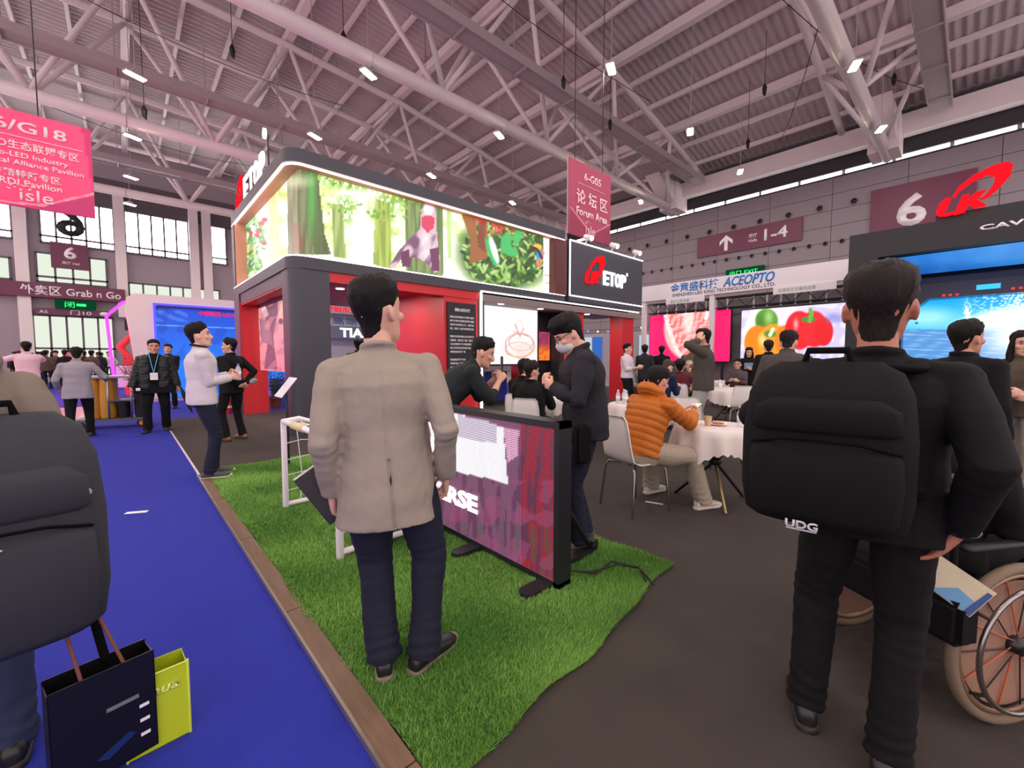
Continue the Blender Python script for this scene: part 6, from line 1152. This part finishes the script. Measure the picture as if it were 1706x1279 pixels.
# two men in dark suits at the middle table
B, a = at(884, 5.55), 62; PEO['p17'] = person('man in a dark suit on a white chair, seen from behind over the LED board', B, a, 1.72, c_black, c_black, 'suit_jacket', 'short', pz=.545, fl=(-.13, .4), fr=(.13, .4), kl=(0, .6, 1), kr=(0, .6, 1), hl=(-.12, .36, .80), hr=(.14, .36, .80), head=(25, 4), seed=51, vox=.011, build=1.12, hairm=M_HAIRB, L=.04)
chair('white shell chair of the suited man behind the LED board', (B[0], B[1]), a)
B, a = at(872, 6.25), 70; PEO['p16'] = person('second man in a dark suit, sitting left of the first one', B, a, 1.74, c_black, c_black, 'suit_jacket', 'short', pz=.56, fl=(-.13, .4), fr=(.13, .4), kl=(0, .6, 1), kr=(0, .6, 1), hl=(-.12, .36, .80), hr=(.14, .36, .80), head=(25, 8), seed=53, vox=.013, L=.04)
chair('white shell chair of the second suited man', (B[0], B[1]), a)
# right background
B, a = at(1170, 6.7), -18
PEO['p19'] = person('man in a dark grey-brown shirt jacket scratching his head beside the tables', B, a, 1.83, c_ggreen, c_lg, 'shirt_jacket', 'short', head=(6, 8), hl=(-.16, .06, 1.63), hr=(.2, .1, .95), cl=.35, nl=(.8, 0, .3), dl=(.25, -.1, 1), pole_l=(-1, .5, -.5), seed=56, vox=.0115, build=1.12, L=.12, legw=1.15, tone=(212, 164, 140))
B, a = at(1100, 7.8), 100; PEO['p20'] = person('man in a navy suit and pale shirt seated and looking down', B, a, 1.74, c_suit, c_suit, 'suit_jacket', 'short', lean=14, head=(0, 28), pz=.58, fl=(-.13, .4), fr=(.13, .4), kl=(0, .6, 1), kr=(0, .6, 1), hl=(-.1, .38, .82), hr=(.1, .38, .82), seed=59, vox=.013, hairm=mat('hair_chestnut', (52, 36, 30), .6), tone=(222, 176, 158))
chair('white shell chair of the man in the navy suit', B, a); MB().limb([PEO['p20']['P1']+np.array([0, .15, .28]), PEO['p20']['P1']+np.array([0, .16, .1])], [.05, .03], 8, flat=.3).build('shirt_front', m_white, PEO['p20']['t'], True)
B, a = at(1131, 8.7), 70; PEO['p21'] = person('seated guest with dark hair seen from behind next to the navy suit', B, a, 1.70, c_maroon, c_black, 'sweater', 'bowl', pz=.56, fl=(-.13, .4), fr=(.13, .4), kl=(0, .6, 1), kr=(0, .6, 1), hl=(-.1, .36, .8), hr=(.1, .36, .8), seed=61, vox=.014); chair('white shell chair of the guest in maroon', B, a)
B, a = at(1146, 9.9), 245; PEO['p22'] = person('older bald guest facing the viewer with a hand at his chin', B, a, 1.68, c_olive, c_black, 'sweater', 'bald', pz=.56, fl=(-.13, .4), fr=(.13, .4), kl=(0, .6, 1), kr=(0, .6, 1), hl=(-.03, .22, 1.12), hr=(.1, .34, .8), seed=63, vox=.014, hairm=mat('hair_grey', (150, 145, 142), .6)); chair('white shell chair of the older bald guest', B, a)
B, a = at(1043, 10.6), 175; PEO['p23'] = person('man in a white shirt with lanyard checking his phone by the red pillar', B, a, 1.73, c_white, c_black, 'shirt', 'short', hl=(-.08, .28, 1.12), hr=(.06, .3, 1.14), sleeve=.5, seed=65, vox=.014, L=.06, head=(-10, 0))
B, a = at(1072, 12.4), 62; PEO['p24'] = person('man in a charcoal suit standing with his back turned beside the red pillar', B, a, 1.76, c_blk2, c_blk2, 'suit_jacket', 'short', hl=(-.1, .3, 1.15), seed=67, vox=.016, L=.2)
B, a = at(1100, 13.1), 66; PEO['p25'] = person('man in a dark suit in front of the magenta LED wall', B, a, 1.75, c_black, c_black, 'suit_jacket', 'short', seed=69, vox=.016, L=.2)
B, a = at(1150, 10.4), 66; PEO['p26'] = person('man in an olive jacket facing the magenta LED wall', B, a, 1.75, c_olive, c_black, 'jacket', 'short', seed=71, vox=.015)
B, a = at(1226, 10.8), 262; PEO['p27'] = person('seated man with glasses and grey sweater before the vegetable screen', B, a, 1.72, cloth('grey_red', (86, 74, 80), var=.4, vscale=9), c_black, 'sweater', 'short', pz=.56, fl=(-.13, .4), fr=(.13, .4), kl=(0, .6, 1), kr=(0, .6, 1), hl=(-.1, .34, .8), hr=(.1, .34, .8), seed=73, vox=.014); chair('white shell chair of the seated man with glasses', B, a)
for k in (-1, 1): q = PEO['p27']; MB().limb([q['Hp'](k*.031+.022*math.cos(w), .1, .008+.017*math.sin(w)) for w in np.linspace(0, 6.283, 9)], [.0025]*9, 5).build('glasses_rim', m_dark, q['t'], True)
B, a = at(1244, 11.4), 250; PEO['p28'] = person('woman with long dark hair and black coat reading a paper by the vegetable screen', B, a, 1.66, c_black, c_black, 'coat', 'long', hl=(-.07, .3, 1.08), hr=(.08, .3, 1.1), seed=75, vox=.014, L=.25, head=(0, 10))
pa = held(PEO['p28'], 'paper_sheet', 'light blue paper held by the woman with long dark hair', 'paper', (0, .36, 1.16)); MB().box((-.11, -.002, -.1), (.11, .002, .1), Rx(-.5)).build('sheet', mat('paper_blue', (150, 190, 226), .6), pa)
B, a = at(1276, 9.0), 70; PEO['p29'] = person('dark-haired man with back turned just before the orange pepper picture', B, a, 1.75, c_black, c_black, 'jacket', 'short', seed=77, vox=.015, hairm=M_HAIRB)
B, a = at(1303, 4.7), 84; PEO['p30'] = person('person in a grey jacket stooping just left of the backpack man', B, a, 1.72, c_ggreen, c_blk2, 'jacket', 'short', lean=22, head=(0, 10), seed=79, vox=.012, build=1.12)
B, a = at(1600, 3.1), 120; PEO['p31'] = person('man in black looking right, behind the shoulder of the backpack man', B, a, 1.64, c_black, c_black, 'jacket', 'short', head=(5, 0), seed=81, vox=.0115, build=1.08, tone=(190, 134, 112))
B, a = at(1694, 4.3), 272
p = PEO['p32'] = person('long-haired woman in an olive patterned jacket at the right edge', B, a, 1.64, c_camo, c_cream, 'jacket', 'long', head=(-14, 4), hl=(-.02, .28, 1.03), hr=(.04, .26, 1.0), cl=.6, cr=.6, nl=(.3, -1, 0), nr_=(-.3, -1, 0), pole_l=(-1, -.5, -.6), pole_r=(1, -.5, -.6), seed=83, vox=.011, build=1.05, L=.12, tone=(206, 160, 140))
hbq = held(p, 'handbag', 'black handbag on the arm of the woman in the olive jacket', 'handbag', (.22, .18, .78)); bevel(MB().box((-.17, -.05, -.12), (.17, .05, .14)).build('body', m_bag, hbq), .015); MB().limb([(-.1, 0, .13), (-.06, 0, .3), (.06, 0, .3), (.1, 0, .13)], [.01]*4, 8).build('strap', m_bagtrim, hbq, True)
# distant crowd near the end doors
CROWD = []
for i, (c1, c2, hr_) in enumerate([(c_black, c_black, 'short'), (c_blk2, c_navy, 'short'), (c_navy, c_black, 'long'), (c_maroon, c_black, 'short'), (c_olive, c_navy, 'bowl')]):
    q = person(['distant visitor all in black in the crowd before the end doors', 'distant visitor in charcoal jacket and navy trousers in the crowd before the end doors', 'distant long-haired visitor in navy in the crowd before the end doors', 'distant visitor in a maroon jacket in the crowd before the end doors', 'distant visitor in an olive jacket in the crowd before the end doors'][i], (-1.5-.6*i, 31+i*.7), [5, 170, 20, -40, 90][i], 1.72, c1, c2, 'jacket', hr_, vox=.024, seed=90+i, group='distant crowd by the end doors'); CROWD.append(q['t'])
run_jobs()
rc = random.Random(5)
for i in range(22):
    px = rc.uniform(30, 178); D = rc.uniform(17.5, 27); x, y = at(px, D); copy_tree(CROWD[i % 5], (x, y, 0), rc.uniform(-.6, .6)+(math.pi if i % 4 == 0 else 0))
